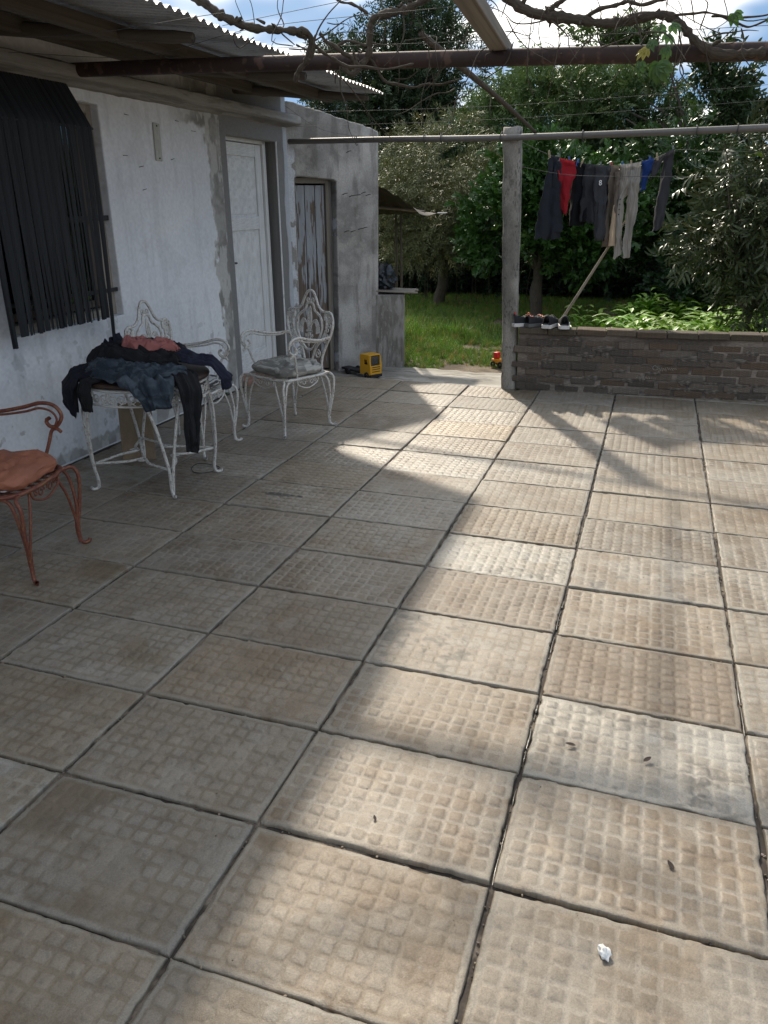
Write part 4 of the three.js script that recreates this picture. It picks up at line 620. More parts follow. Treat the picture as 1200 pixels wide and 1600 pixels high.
function chairParts(t, m, o = {}) {
  const S = 0.385, R = 0.009, bz = -0.19;
  const ring = [[-0.19, S, -0.19], [-0.21, S, 0], [-0.2, S, 0.17], [-0.1, S, 0.215], [0, S, 0.222], [0.1, S, 0.215], [0.2, S, 0.17], [0.21, S, 0], [0.19, S, -0.19], [0, S, -0.2]];
  const slats = []; for (let k = -3; k <= 3; k++) slats.push(box(0.02, 0.004, 0.38, k * 0.052, S, 0.01, 0.001));
  part('seat_frame', [tube(ring, 0.0105, 64, 8, true), ...slats], m, t);
  // scalloped aprons with scrolls below the seat
  const apron = (f) => { const p = (a, d) => f(a, S - d); const g = [tube([p(-0.11, 0.004), p(-0.09, 0.045), p(0, 0.072), p(0.09, 0.045), p(0.11, 0.004)], 0.0055, 24, 6)]; for (const s of [-1, 1]) g.push(tube(spiral(s * 0.035, 0.03, 0.026, 1.3, s > 0 ? 3.1 : 0, s, 0).map(([a, b]) => f(a, S - b)), 0.0038, 18, 5), tube(spiral(s * 0.075, 0.022, 0.014, 1.1, 0, -s, 0).map(([a, b]) => f(a, S - b)), 0.0035, 14, 5)); return g; };
  part('apron', apron((a, y) => [a, y, 0.218]), m, t); part('apron', apron((a, y) => [0.207, y, a * 0.9]), m, t); part('apron', apron((a, y) => [-0.207, y, a * 0.9]), m, t);
  for (const [sx, sz, fx, fz] of [[1, 1, 0.2, 0.22], [-1, 1, -0.2, 0.22], [1, -1, 0.19, -0.21], [-1, -1, -0.19, -0.21]]) {
    const ox = sx * 0.03, oz = sz * 0.022;
    part('leg', [
      tube([[sx * 0.15, S - 0.004, sz * 0.195], [fx + ox * 0.6, S - 0.005, fz], [fx + ox, S - 0.05, fz + oz], [fx + ox * 0.8, 0.22, fz + oz * 0.6], [fx + 0.003, 0.1, fz], [fx, 0.03, fz], [fx + ox * 0.3, 0.009, fz + oz * 0.5], [fx + ox * 0.8, 0.01, fz + oz * 1.2], [fx + ox, 0.022, fz + oz * 1.4]], R, 46, 7),
      tube([[sx * 0.2, S - 0.004, sz * 0.12], [fx + ox * 0.3, S - 0.02, fz * 0.82], [fx + ox * 0.55, S - 0.07, fz * 0.93], [fx + ox * 0.4, 0.2, fz], [fx - sx * 0.004, 0.09, fz - sz * 0.006], [fx - sx * 0.002, 0.015, fz]], R * 0.9, 34, 7),
      tube([[sx * 0.1, S - 0.006, sz * 0.205], [fx * 0.72, 0.28, fz], [fx * 0.92, 0.15, fz], [fx - sx * 0.004, 0.05, fz]], R * 0.75, 20, 6)], m, t);
  }
  // backrest
  const Z = (y) => bz - 0.1 * Math.max(0, y - S), q = (a, r = R) => a, B = [], add = (a, r, closed) => B.push(tube(a.map(([x, y]) => [x, y, Z(y)]), r * 1.2, closed ? 56 : Math.max(18, a.length * 6), 6, closed));
  for (const s of [-1, 1]) {
    add([[s * 0.145, S], [s * 0.14, 0.47], [s * 0.175, 0.56], [s * 0.218, 0.64], [s * 0.236, 0.71], [s * 0.222, 0.775], [s * 0.185, 0.79], [s * 0.158, 0.77], [s * 0.16, 0.735]], 0.0085);
    add([[s * 0.04, S], [s * 0.042, 0.46], [s * 0.075, 0.54], [s * 0.13, 0.6], [s * 0.165, 0.66], [s * 0.175, 0.72], [s * 0.16, 0.77]], 0.0075);
    add([[s * 0.185, 0.79], [s * 0.125, 0.795], [s * 0.085, 0.825], [s * 0.062, 0.87], [s * 0.03, 0.915], [0, 0.925]], 0.0075);
    for (let k = 0; k < 5; k++) { const y = 0.6 + k * 0.034, x = 0.165 + k * 0.0085; add(spiral(s * (x + (k % 2 ? 0.008 : 0)), y, 0.018, 1.2, k * 1.7, s * (k % 2 ? 1 : -1), 0).map((p) => [p[0], p[1]]), 0.0035); }
    add(spiral(s * 0.19, 0.748, 0.03, 1.5, 0.4, s, 0).map((p) => [p[0], p[1]]), 0.005);
    add(spiral(s * 0.022, 0.862, 0.02, 1.3, s > 0 ? 3.1 : 0, s, 0).map((p) => [p[0], p[1]]), 0.0042);
    add(spiral(s * 0.095, 0.5, 0.03, 1.3, 1.5, -s, 0).map((p) => [p[0], p[1]]), 0.0042);
    // side petals of the lily
    for (let k = 0; k < 3; k++) add([[s * 0.008, 0.655], [s * (0.022 + k * 0.006), 0.7 + k * 0.007], [s * (0.055 + k * 0.008), 0.712 + k * 0.009], [s * (0.072 + k * 0.012), 0.68 + k * 0.005], [s * (0.074 + k * 0.014), 0.635 + k * 0.004]], 0.0042);
    add([[s * 0.006, 0.645], [s * 0.02, 0.615], [s * 0.035, 0.61], [s * 0.034, 0.63]], 0.004);
  }
  add([[0, 0.842], [0.034, 0.832], [0.046, 0.795], [0.085, 0.772], [0.122, 0.735], [0.128, 0.67], [0.098, 0.6], [0.045, 0.54], [0, 0.52], [-0.045, 0.54], [-0.098, 0.6], [-0.128, 0.67], [-0.122, 0.735], [-0.085, 0.772], [-0.046, 0.795], [-0.034, 0.832]], 0.0075, true);
  add([[0, 0.655], [0.016, 0.71], [0.017, 0.76], [0, 0.815], [-0.017, 0.76], [-0.016, 0.71]], 0.0045, true); add([[0, 0.665], [0, 0.805]], 0.004); add([[0, 0.64], [0.012, 0.6], [0, 0.55], [-0.012, 0.6]], 0.004, true); add([[-0.03, 0.65], [0.03, 0.65]], 0.006);
  part('backrest', B, m, t);
  for (const s of [-1, 1]) {
    const x = s * 0.235;
    part('armrest', [
      tube([[s * 0.212, 0.63, -0.215], [x, 0.625, -0.1], [s * 0.25, 0.645, 0.02], [s * 0.255, 0.665, 0.1], [s * 0.255, 0.655, 0.165], [s * 0.252, 0.61, 0.195], [s * 0.248, 0.565, 0.17], [s * 0.247, 0.56, 0.135], [s * 0.247, 0.585, 0.12], [s * 0.247, 0.6, 0.14]], 0.009, 60, 7),
      tube([[s * 0.212, 0.622, -0.215], [x - s * 0.012, 0.613, -0.1], [s * 0.236, 0.628, 0.03], [s * 0.24, 0.645, 0.1], [s * 0.24, 0.632, 0.155], [s * 0.238, 0.6, 0.178], [s * 0.24, 0.568, 0.165]], 0.0055, 44, 6),
      tube([[s * 0.247, 0.535, 0.185], [s * 0.247, 0.55, 0.165], [s * 0.245, 0.54, 0.14], [s * 0.235, 0.49, 0.125], [s * 0.222, 0.44, 0.11], [s * 0.212, S, 0.095]], 0.008, 30, 6)], m, t);
  }
  return t;
}
const G1 = 'wrought-iron armchairs on the patio';
const chairR = chairParts(thing('iron_armchair', 'white wrought-iron armchair standing alone in front of the outhouse door', 'chair', [-2.36, 0.003, -4.86], -0.42, G1), whiteIron);
const chairB = chairParts(thing('iron_armchair', 'white wrought-iron armchair behind the clothes-covered table, against the wall', 'chair', [-2.77, 0.003, -4.2], Math.PI / 2, G1), whiteIron);
const chairL = chairParts(thing('iron_armchair', 'rusty red wrought-iron armchair cut off at the left edge', 'chair', [-2.6, 0.003, -2.44], 1.76, G1), redIron);
// cushions
function cushion(w, h, d, seed, wr) {
  const nu = 72, nv = 44;
  return sheet(nu, nv, (u, v) => {
    const a = u * Math.PI * 2, b = (v - 0.5) * Math.PI, sp = (x, e) => Math.sign(x) * Math.pow(Math.abs(x), e);
    const x = sp(Math.cos(a), 0.55) * sp(Math.cos(b), 0.6), z = sp(Math.sin(a), 0.55) * sp(Math.cos(b), 0.6), y = sp(Math.sin(b), 0.85);
    const n = fbm(x * 3 + seed, z * 3 + y + seed, 4) - 0.5, rd = Math.abs(fbm(x * 5 + seed * 2, z * 5 + y * 2, 3) - 0.5);
    return [x * w / 2 * (1 + wr * 0.5 * n), h / 2 + y * h / 2 * (1 + wr * n * 2) + (y > -0.4 ? wr * 0.12 * (0.12 - rd) : 0), z * d / 2 * (1 + wr * 0.5 * n)];
  });
}
const greyCl = tex(512, 256, (u, v) => { const a = fbm(u * 9, v * 9, 5), b = fbm(u * 40, v * 30, 3); return mix3([0.2, 0.19, 0.168], [0.48, 0.46, 0.41], sst(0.38, 0.62, a * 0.7 + b * 0.3)); });
const patCl = tex(512, 256, (u, v) => { const a = fbm(u * 26, v * 20, 4), k = sst(0.5, 0.54, a); return mix3([0.45, 0.44, 0.42], [0.05, 0.045, 0.045], k); });
{
  const m = solo('seat_cushion', cushion(0.44, 0.095, 0.39, 3, 0.4), mat([1, 1, 1], 0.95, { map: greyCl, bumpMap: grainB, bumpScale: 0.002 }), 'crumpled grey cushion on the lone white armchair', 'cushion'); m.position.set(-2.365, 0.388, -4.845); m.rotation.y = -0.42;
  const p = solo('seat_cushion', cushion(0.4, 0.075, 0.38, 8, 0.25), mat([1, 1, 1], 0.95, { map: patCl }), 'black and white patterned cushion on the chair behind the table', 'cushion'); p.position.set(-2.76, 0.388, -4.2); p.rotation.y = Math.PI / 2;
  const vt = tex(256, 256, (u, v) => { const a = fbm(u * 6, v * 6, 5), g = 0.85 + 0.3 * a; return [0.36 * g, 0.13 * g, 0.07 * g]; });
  const c = solo('seat_cushion', cushion(0.41, 0.09, 0.4, 14, 0.42), mat([1, 1, 1], 0.6, { map: vt, bumpMap: rep(grainB, 2, 2), bumpScale: 0.001 }), 'worn orange-brown vinyl cushion on the rusty red armchair', 'cushion'); c.position.set(-2.585, 0.388, -2.44); c.rotation.y = 1.76;
}
// table
const TC = [-2.61, -3.58], TOP = 0.632, TRad = 0.35;
{
  const t = thing('iron_table', 'round white wrought-iron table with a brown top, heaped with clothes', 'table', [TC[0], 0.003, TC[1]]);
  const pr = [[0, 0.6], [0.33, 0.6], [0.345, 0.604], [0.35, 0.614], [0.346, 0.624], [0.335, 0.629], [0, 0.629]].map(([x, y]) => new THREE.Vector2(x, y));
  part('table_top', new THREE.LatheGeometry(pr, 48), mat([0.17, 0.1, 0.075], 0.6, { map: rep(woodT, 2, 1) }), t);
  const rg = (r, y, n = 40) => { const p = []; for (let i = 0; i < n; i++) p.push([Math.cos(i / n * 6.2832) * r, y, Math.sin(i / n * 6.2832) * r]); return p; };
  const ap = [tube(rg(0.338, 0.594), 0.0075, 80, 6, true), tube(rg(0.338, 0.515), 0.0065, 80, 6, true)];
  for (let k = 0; k < 20; k++) { const a0 = k / 20 * 6.2832, f = (s, y) => [Math.cos(a0 + s / 0.338) * 0.338, y, Math.sin(a0 + s / 0.338) * 0.338]; for (const s of [-1, 1]) { ap.push(tube(spiral(s * 0.026, 0.555, 0.027, 1.5, s > 0 ? 3.14 : 0, s, 0).map(([x, y]) => f(x, y)), 0.0036, 16, 5)); } ap.push(tube([f(-0.05, 0.515), f(-0.02, 0.54), f(0.0, 0.592)], 0.0034, 8, 5), tube([f(0.05, 0.515), f(0.02, 0.54), f(0.002, 0.592)], 0.0034, 8, 5)); }
  part('apron', ap, tableIron, t);
  const feet = [[-0.215, 0.25], [0.255, 0.226], [0.262, -0.21], [-0.27, -0.26]];
  feet.forEach(([x, z]) => {
    const a = Math.atan2(z, x), f = (r, s, y) => [Math.cos(a) * r - Math.sin(a) * s, y, Math.sin(a) * r + Math.cos(a) * s], L = Math.hypot(x, z);
    part('leg', [tube([f(0.325, -0.09, 0.52), f(0.345, -0.055, 0.4), f(L + 0.012, -0.014, 0.18), f(L - 0.004, -0.006, 0.06), f(L, 0, 0.016), f(L + 0.02, 0, 0.008), f(L + 0.036, 0, 0.012), f(L + 0.036, 0, 0.024)], 0.009, 44, 7), tube([f(0.325, 0.09, 0.52), f(0.345, 0.055, 0.4), f(L + 0.012, 0.014, 0.18), f(L - 0.004, 0.006, 0.06), f(L, 0, 0.012)], 0.009, 36, 7)], tableIron, t);
  });
  for (let k = 0; k < 4; k++) { const A = feet[k], B = feet[(k + 1) % 4], mx = (A[0] + B[0]) / 2 * 0.42, mz = (A[1] + B[1]) / 2 * 0.42, q = (s) => [mix(A[0], B[0], s), mix(A[1], B[1], s)]; const p1 = q(0.22), p2 = q(0.78);
    part('stretcher', [tube([[A[0], 0.155, A[1]], [mix(p1[0], mx, 0.45), 0.16, mix(p1[1], mz, 0.45)], [mx * 1.15, 0.165, mz * 1.15], [mix(p2[0], mx, 0.45), 0.16, mix(p2[1], mz, 0.45)], [B[0], 0.155, B[1]]], 0.008, 40, 6), tube(spiral(0, 0, 0.032, 1.4, k, 1, 0).map(([x, y]) => [mx * 1.32 + x, 0.165, mz * 1.32 + y]), 0.004, 18, 5)], tableIron, t); }
}
// heap of clothes, laid over the table and hanging from its edge
{
  const camDir = [0.59, 0.81], rt = [0.947, -0.322];
  const pile = (x, z) => { const s = x * rt[0] + z * rt[1], d = x * camDir[0] + z * camDir[1]; return 0.045 * Math.exp(-((s + 0.02) ** 2) / 0.055 - ((d + 0.08) ** 2) / 0.04) + 0.025 * Math.exp(-((s + 0.16) ** 2) / 0.01 - ((d + 0.05) ** 2) / 0.02) + 0.012; };
  function drape(x, z, lift) { const r = Math.hypot(x, z), R = TRad + 0.008; if (r <= R) return [TC[0] + x, TOP + pile(x, z) * sst(R, R - 0.12, r) + lift, TC[1] + z]; const o = r - R, k = Math.min(1, o / 0.05), h = R + 0.018 * k + lift * k + Math.max(0, lift) * 0.2, ux = x / r, uz = z / r; return [TC[0] + ux * h, TOP - Math.max(0, o - 0.012) + lift * (1 - k), TC[1] + uz * h]; }
  // path in the cloth's own plane: s to the right of the photograph, d towards the patio side
  function garment(name, label, cat, path, widths, layer, thick, seed, m, wr = 0.02) {
    const c = new THREE.CatmullRomCurve3(path.map(([s, d]) => V(s * rt[0] + d * camDir[0], 0, s * rt[1] + d * camDir[1]))), nv = 110, nu = 76;
    const g = sheet(nu, nv, (u, v) => {
      const p = c.getPoint(v), tg = c.getTangent(v), a = u * Math.PI * 2, f = v * (widths.length - 1), i = Math.min(widths.length - 2, Math.floor(f)), w = mix(widths[i], widths[i + 1], f - i) * (1 + 0.14 * (vn(v * 9 + seed, 4) - 0.5));
      const end = Math.pow(Math.max(0.02, 1 - Math.pow(Math.abs(v * 2 - 1), 14)), 0.5), cx = Math.cos(a), sy = Math.sin(a), pe = cx * w / 2;
      const x = p.x - tg.z * pe + 0.015 * (vn(v * 8 + seed, cx * 3) - 0.5), z = p.z + tg.x * pe + 0.015 * (vn(v * 8 + seed + 40, cx * 3) - 0.5);
      const q1 = Math.abs(fbm(x * 8 + seed + 2 * v, z * 8 + seed * 1.3, 3) - 0.5), q2 = Math.abs(fbm(pe * 42 + seed * 3 + 3 * v, v * 3 + seed, 2) - 0.5), wrk = wr * (1.5 - 3.6 * q1 - 5 * q2);
      return drape(x, z, layer + Math.max(-0.2, sy) * thick * 0.62 * end * (0.6 + 0.4 * Math.abs(sy)) + (sy > -0.1 ? wrk * end : 0));
    });
    return solo(name, g, m, label, cat, 'clothes heaped on the table');
  }
  const cl = (c, r = 0.95) => mat(c, r, { bumpMap: rep(clothN, 6, 6), bumpScale: 0.0006 });
  const denimT = tex(256, 256, (u, v) => { const a = fbm(u * 6, v * 8, 5), b = vn(u * 128, v * 128); const c = mix3([0.022, 0.032, 0.044], [0.07, 0.088, 0.105], sst(0.35, 0.75, a)); const g = 0.8 + 0.4 * b; return [c[0] * g, c[1] * g, c[2] * g]; });
  const navy = cl([0.0075, 0.008, 0.016]), blk = cl([0.006, 0.006, 0.007]), navy2 = cl([0.012, 0.014, 0.03]), char = cl([0.014, 0.014, 0.018]);
  const denim = mat([1, 1, 1], 0.95, { map: rep(denimT, 2, 2), bumpMap: rep(clothN, 8, 8), bumpScale: 0.0006 });
  garment('sweater', 'dark navy sweater hanging over the left side of the table', 'sweater', [[0.1, -0.06], [-0.08, 0.0], [-0.24, 0.05], [-0.4, 0.1], [-0.6, 0.16]], [0.22, 0.28, 0.32, 0.32, 0.26], 0.014, 0.03, 3, navy, 0.018);
  garment('sleeve_garment', 'black garment end dangling below the table apron at left', 'garment', [[-0.1, 0.12], [-0.2, 0.2], [-0.28, 0.27], [-0.37, 0.38], [-0.42, 0.44]], [0.1, 0.12, 0.11, 0.1, 0.1], 0.006, 0.02, 5, blk, 0.01);
  garment('jeans', 'faded blue ripped jeans lying over the front of the heap', 'jeans', [[-0.2, 0.0], [-0.12, 0.15], [0.0, 0.28], [0.04, 0.38], [0.05, 0.47]], [0.22, 0.34, 0.3, 0.22, 0.14], 0.022, 0.022, 7, denim, 0.02);
  garment('jeans', 'second blue denim leg spread along the brown table edge', 'jeans', [[-0.32, 0.1], [-0.12, 0.2], [0.06, 0.22], [0.22, 0.17]], [0.12, 0.17, 0.17, 0.13], 0.034, 0.018, 9, denim, 0.02);
  garment('trousers', 'black trouser leg hanging straight down from the front of the table', 'trousers', [[-0.05, -0.05], [0.07, 0.06], [0.17, 0.18], [0.22, 0.27], [0.29, 0.39], [0.34, 0.49], [0.365, 0.55]], [0.18, 0.18, 0.15, 0.13, 0.125, 0.12, 0.13], 0.03, 0.016, 11, blk, 0.012);
  garment('shirt', 'dark blue shirt trailing off the right side of the table', 'shirt', [[-0.02, -0.12], [0.14, -0.08], [0.28, -0.05], [0.4, -0.05], [0.49, -0.05]], [0.18, 0.2, 0.17, 0.15, 0.12], 0.04, 0.035, 13, navy2, 0.018);
  garment('jacket', 'charcoal jacket bundled across the top of the heap', 'jacket', [[-0.26, -0.06], [-0.14, -0.1], [0.02, -0.14], [0.16, -0.15], [0.24, -0.1]], [0.16, 0.24, 0.28, 0.24, 0.16], 0.045, 0.045, 17, char, 0.028);
  garment('trousers', 'black trousers rolled along the back left of the heap', 'trousers', [[-0.3, 0.02], [-0.2, 0.0], [-0.1, 0.02], [0.06, 0.05], [0.2, 0.04]], [0.12, 0.2, 0.18, 0.15, 0.12], 0.05, 0.032, 19, blk, 0.024);
  garment('pink_cloth', 'dusty pink cloth crumpled on top of the heap', 'cloth', [[-0.1, -0.05], [-0.01, -0.06], [0.1, -0.07], [0.2, -0.06]], [0.1, 0.17, 0.17, 0.07], 0.078, 0.035, 23, cl([0.34, 0.12, 0.105]), 0.022);
  garment('scarf', 'dark knotted scarf standing up on the heap beside the pink cloth', 'scarf', [[-0.2, -0.09], [-0.16, -0.13], [-0.1, -0.15]], [0.05, 0.1, 0.06], 0.085, 0.05, 29, navy, 0.03);
}
{
  const g = box(0.2, 0.36, 0.006, 0, 0.18, 0, 0.002), m = solo('cardboard_piece', g, mat([0.3, 0.22, 0.14], 0.95, { map: grainT }), 'brown cardboard scrap leaning under the table by the wall', 'cardboard'); m.position.set(-2.93, 0.002, -3.86); m.rotation.set(-0.25, 0.5, 0.12);
  const w = solo('wire_loop', tube([[-2.52, 0.006, -3.8], [-2.45, 0.006, -3.74], [-2.38, 0.006, -3.78], [-2.37, 0.006, -3.87], [-2.44, 0.007, -3.9], [-2.51, 0.02, -3.86]], 0.0025, 50, 5, true), M.darkMetal, 'loop of dark wire lying on the slabs by the table leg', 'wire'); w.position.y = 0.002;
}

// ================================================================ washing line
{
  const LP = [[-1.13, 1.93, -6.66], [-0.93, 1.84, -7.1], [-0.8, 1.8, -7.24], [-0.6, 1.765, -7.33], [-0.45, 1.758, -7.37], [-0.33, 1.768, -7.39], [-0.2, 1.79, -7.41], [-0.1, 1.825, -7.43], [0.01, 1.875, -7.45], [0.4, 1.88, -7.9], [0.88, 1.9, -8.44]];
  const lc = new THREE.CatmullRomCurve3(P3(LP)); const at = (x) => { let a = 0, b = 1; for (let k = 0; k < 30; k++) { const m = (a + b) / 2; lc.getPoint(m).x < x ? (a = m) : (b = m); } return lc.getPoint(a); };
  solo('washing_line', new THREE.TubeGeometry(lc, 120, 0.003, 5), M.wire, 'washing line loaded with clothes between post and shrub', 'line');
  solo('washing_line', tube([[-1.13, 1.75, -6.66], [-0.75, 1.69, -7.0], [-0.2, 1.675, -7.1], [0.4, 1.68, -7.6], [0.88, 1.7, -8.44]], 0.002, 60, 5), M.wire, 'empty thinner line running below the loaded washing line', 'line');
  solo('prop_pole', ttube([[-1.15, GY, -7.5], [-0.72, 0.58, -7.49], [-0.3, 1.34, -7.475]], 0.014, 0.011, 16, 8, 0.12), M.timber, 'slanting wooden pole propping up the washing line', 'pole');
  const fab = (c, o = {}) => phys(c, 1, { transmission: 0.22, thickness: 0, specularIntensity: 0.3, bumpMap: rep(clothN, 5, 5), bumpScale: 0.0008, ...o });
  const stripeT = tex(256, 64, (u, v) => { const s = vn(u * 28, 1.5, 28), g = 0.7 + 0.6 * s; return [0.3 * g, 0.28 * g, 0.25 * g]; });
  const r = rngOf(909);
  // each piece: tubes of cloth, rows of [drop, left x, right x]
  function wash(name, label, cat, m, tubes, o = {}) {
    const gs = tubes.map((rows, ti) => { const ph = r() * 9, fq = rr(45, 75, r); return sheet(30, 34, (u, v) => {
      const f = v * (rows.length - 1), i = Math.min(rows.length - 2, Math.floor(f)), k = f - i, A = rows[i], B = rows[i + 1], dr = mix(A[0], B[0], k), xl = mix(A[1], B[1], k), xr = mix(A[2], B[2], k), a = u * Math.PI * 2, cx = Math.cos(a), x = mix(xl, xr, (cx + 1) / 2), p = at(clamp(x, -1.0, 0.1));
      const fold = 0.026 * Math.sin(x * fq + ph + v * 1.5 + 2 * vn(dr * 5, ph)) * (0.2 + 0.8 * v) + 0.09 * (fbm(x * 16 + ph, dr * 6, 3) - 0.5), th = (0.012 + 0.024 * v) * Math.sin(a) * (v < 0.02 ? 0.9 : v < 0.09 ? 1.7 : 1) * (v > 0.985 ? 0.75 : 1);
      return [x + 0.022 * (vn(dr * 9 + ph, cx * 1.5) - 0.5) + 0.012 * (vn(dr * 26 + ph, cx * 2) - 0.5), at(clamp(mix(rows[0][1], rows[0][2], (cx + 1) / 2), -1.0, 0.1)).y + (o.up ?? 0.012) - dr - (v > 0.9 ? 0.03 * (vn(x * 30 + ph, 2) - 0.5) : 0), p.z + th + fold + (o.dz ?? 0) + ti * 0.002];
    }); });
    const t = thing(name, label, cat, [0, 0, 0], 0, 'clothes pegged on the washing line'); part('cloth', gs, m, t);
    return t;
  }
  const peg = (t, x, c) => { const p = at(x), g = [box(0.006, 0.06, 0.009, -0.004, 0.008, 0.008, 0.002), box(0.006, 0.06, 0.009, 0.004, 0.008, -0.002, 0.002)]; const m = part('peg', g, c, t); m.position.set(p.x, p.y, p.z + 0.008); m.rotation.z = rr(-0.25, 0.25, r); };
  const pw = mat([0.4, 0.33, 0.22], 0.8), pb = mat([0.05, 0.12, 0.4], 0.5), pr = mat([0.5, 0.03, 0.03], 0.5), pg = mat([0.2, 0.22, 0.22], 0.5);
  let t = wash('jeans', 'dark grey wide jeans pegged at the left end of the line', 'jeans', fab([0.022, 0.026, 0.034]), [[[0, -0.95, -0.875], [0.2, -0.965, -0.855], [0.42, -0.995, -0.83], [0.655, -1.015, -0.82]], [[0.02, -0.91, -0.87], [0.3, -0.91, -0.83], [0.6, -0.93, -0.815]]]); peg(t, -0.945, pw);
  t = wash('red_shorts', 'bright red garment hanging to a point on the washing line', 'garment', fab([0.3, 0.018, 0.026]), [[[0, -0.895, -0.72], [0.09, -0.885, -0.715], [0.13, -0.87, -0.76], [0.28, -0.855, -0.77], [0.42, -0.835, -0.79]]]); peg(t, -0.88, pg); peg(t, -0.8, pb); peg(t, -0.735, pb);
  t = wash('sweatshirt', 'black sweatshirt beside the red garment on the line', 'sweatshirt', fab([0.008, 0.009, 0.012]), [[[0, -0.765, -0.63], [0.12, -0.77, -0.62], [0.5, -0.765, -0.63]], [[0.02, -0.7, -0.6], [0.3, -0.69, -0.59], [0.46, -0.68, -0.6]]]); peg(t, -0.7, pw);
  t = wash('grey_shirt', 'dark grey shirt half hidden in the middle of the line', 'shirt', fab([0.035, 0.037, 0.042]), [[[0, -0.67, -0.54], [0.2, -0.68, -0.55], [0.46, -0.67, -0.565]]], { dz: 0.035 }); peg(t, -0.64, pg);
  t = wash('sports_trousers', 'grey and navy sports trousers with a small white mark', 'trousers', fab([0.05, 0.053, 0.06]), [[[0, -0.585, -0.47], [0.25, -0.58, -0.465], [0.6, -0.535, -0.462]], [[0.01, -0.56, -0.5], [0.3, -0.55, -0.49], [0.6, -0.53, -0.485]]], { dz: 0.05 });
  { const p = at(-0.535); const lm = part('logo', [new THREE.TorusGeometry(0.008, 0.0032, 6, 14).translate(0, 0.009, 0), new THREE.TorusGeometry(0.009, 0.0035, 6, 14).translate(0.001, -0.009, 0)], mat([0.75, 0.75, 0.75], 0.7), t, 'white printed emblem'); lm.position.set(-0.53, p.y - 0.125, p.z + 0.112); }
  part('side_stripe', [sheet(3, 30, (u, v) => [mix(-0.585, -0.57, u) + 0.05 * v, at(-0.57).y - 0.02 - 0.56 * v, at(-0.57).z + 0.055 + 0.02 * v])], fab([0.008, 0.01, 0.022]), t); peg(t, -0.55, pg);
  t = wash('navy_leggings', 'thin navy leggings between the sports and tan trousers', 'leggings', fab([0.008, 0.01, 0.02]), [[[0, -0.485, -0.445], [0.3, -0.485, -0.45], [0.6, -0.475, -0.45]]], { dz: 0.02 }); peg(t, -0.47, pg);
  t = wash('tan_trousers', 'tan and brown trousers hung near the middle of the line', 'trousers', fab([0.15, 0.125, 0.1]), [[[0, -0.465, -0.39], [0.2, -0.47, -0.385], [0.4, -0.475, -0.42], [0.65, -0.475, -0.425]], [[0.05, -0.43, -0.38], [0.3, -0.42, -0.375], [0.63, -0.425, -0.365]]], { dz: 0.03 });
  part('pale_lining', [sheet(6, 20, (u, v) => [mix(-0.41 - 0.01 * v, -0.385 + 0.02 * v, u), at(-0.4).y - 0.3 - 0.33 * v, at(-0.4).z + 0.085 + 0.006 * Math.sin(u * 6)])], fab([0.46, 0.36, 0.25]), t); peg(t, -0.455, pr);
  t = wash('striped_jeans', 'pale grey washed jeans hanging longest on the line', 'jeans', phys([1, 1, 1], 1, { transmission: 0.25, thickness: 0, map: rep(stripeT, 3, 1), bumpMap: rep(clothN, 5, 5), bumpScale: 0.0008 }), [[[0, -0.4, -0.22], [0.12, -0.395, -0.215], [0.3, -0.395, -0.33], [0.75, -0.37, -0.31]], [[0.05, -0.33, -0.215], [0.3, -0.3, -0.215], [0.75, -0.3, -0.235]]], { dz: 0.012 }); peg(t, -0.37, pb); peg(t, -0.3, pw);
  part('button', [0.26, 0.3, 0.34, 0.38].map((d) => new THREE.CylinderGeometry(0.006, 0.006, 0.004, 8).rotateX(Math.PI / 2).translate(-0.36, at(-0.36).y - d, at(-0.36).z + 0.062)), M.darkMetal, t);
  t = wash('blue_shorts', 'small bright blue garment next to the pale jeans', 'garment', fab([0.014, 0.042, 0.17]), [[[0, -0.21, -0.13], [0.12, -0.21, -0.14], [0.25, -0.2, -0.165]]]); peg(t, -0.16, pb);
  t = wash('hooded_top', 'charcoal trousers with a grey top at the right end of the line', 'garment', fab([0.045, 0.044, 0.05]), [[[0, -0.05, 0.03], [0.2, -0.06, 0.035], [0.62, -0.075, 0.01]], [[0.02, -0.13, -0.04], [0.12, -0.145, -0.07], [0.18, -0.14, -0.1]]]); peg(t, -0.1, pw); peg(t, 0.02, pg);
}

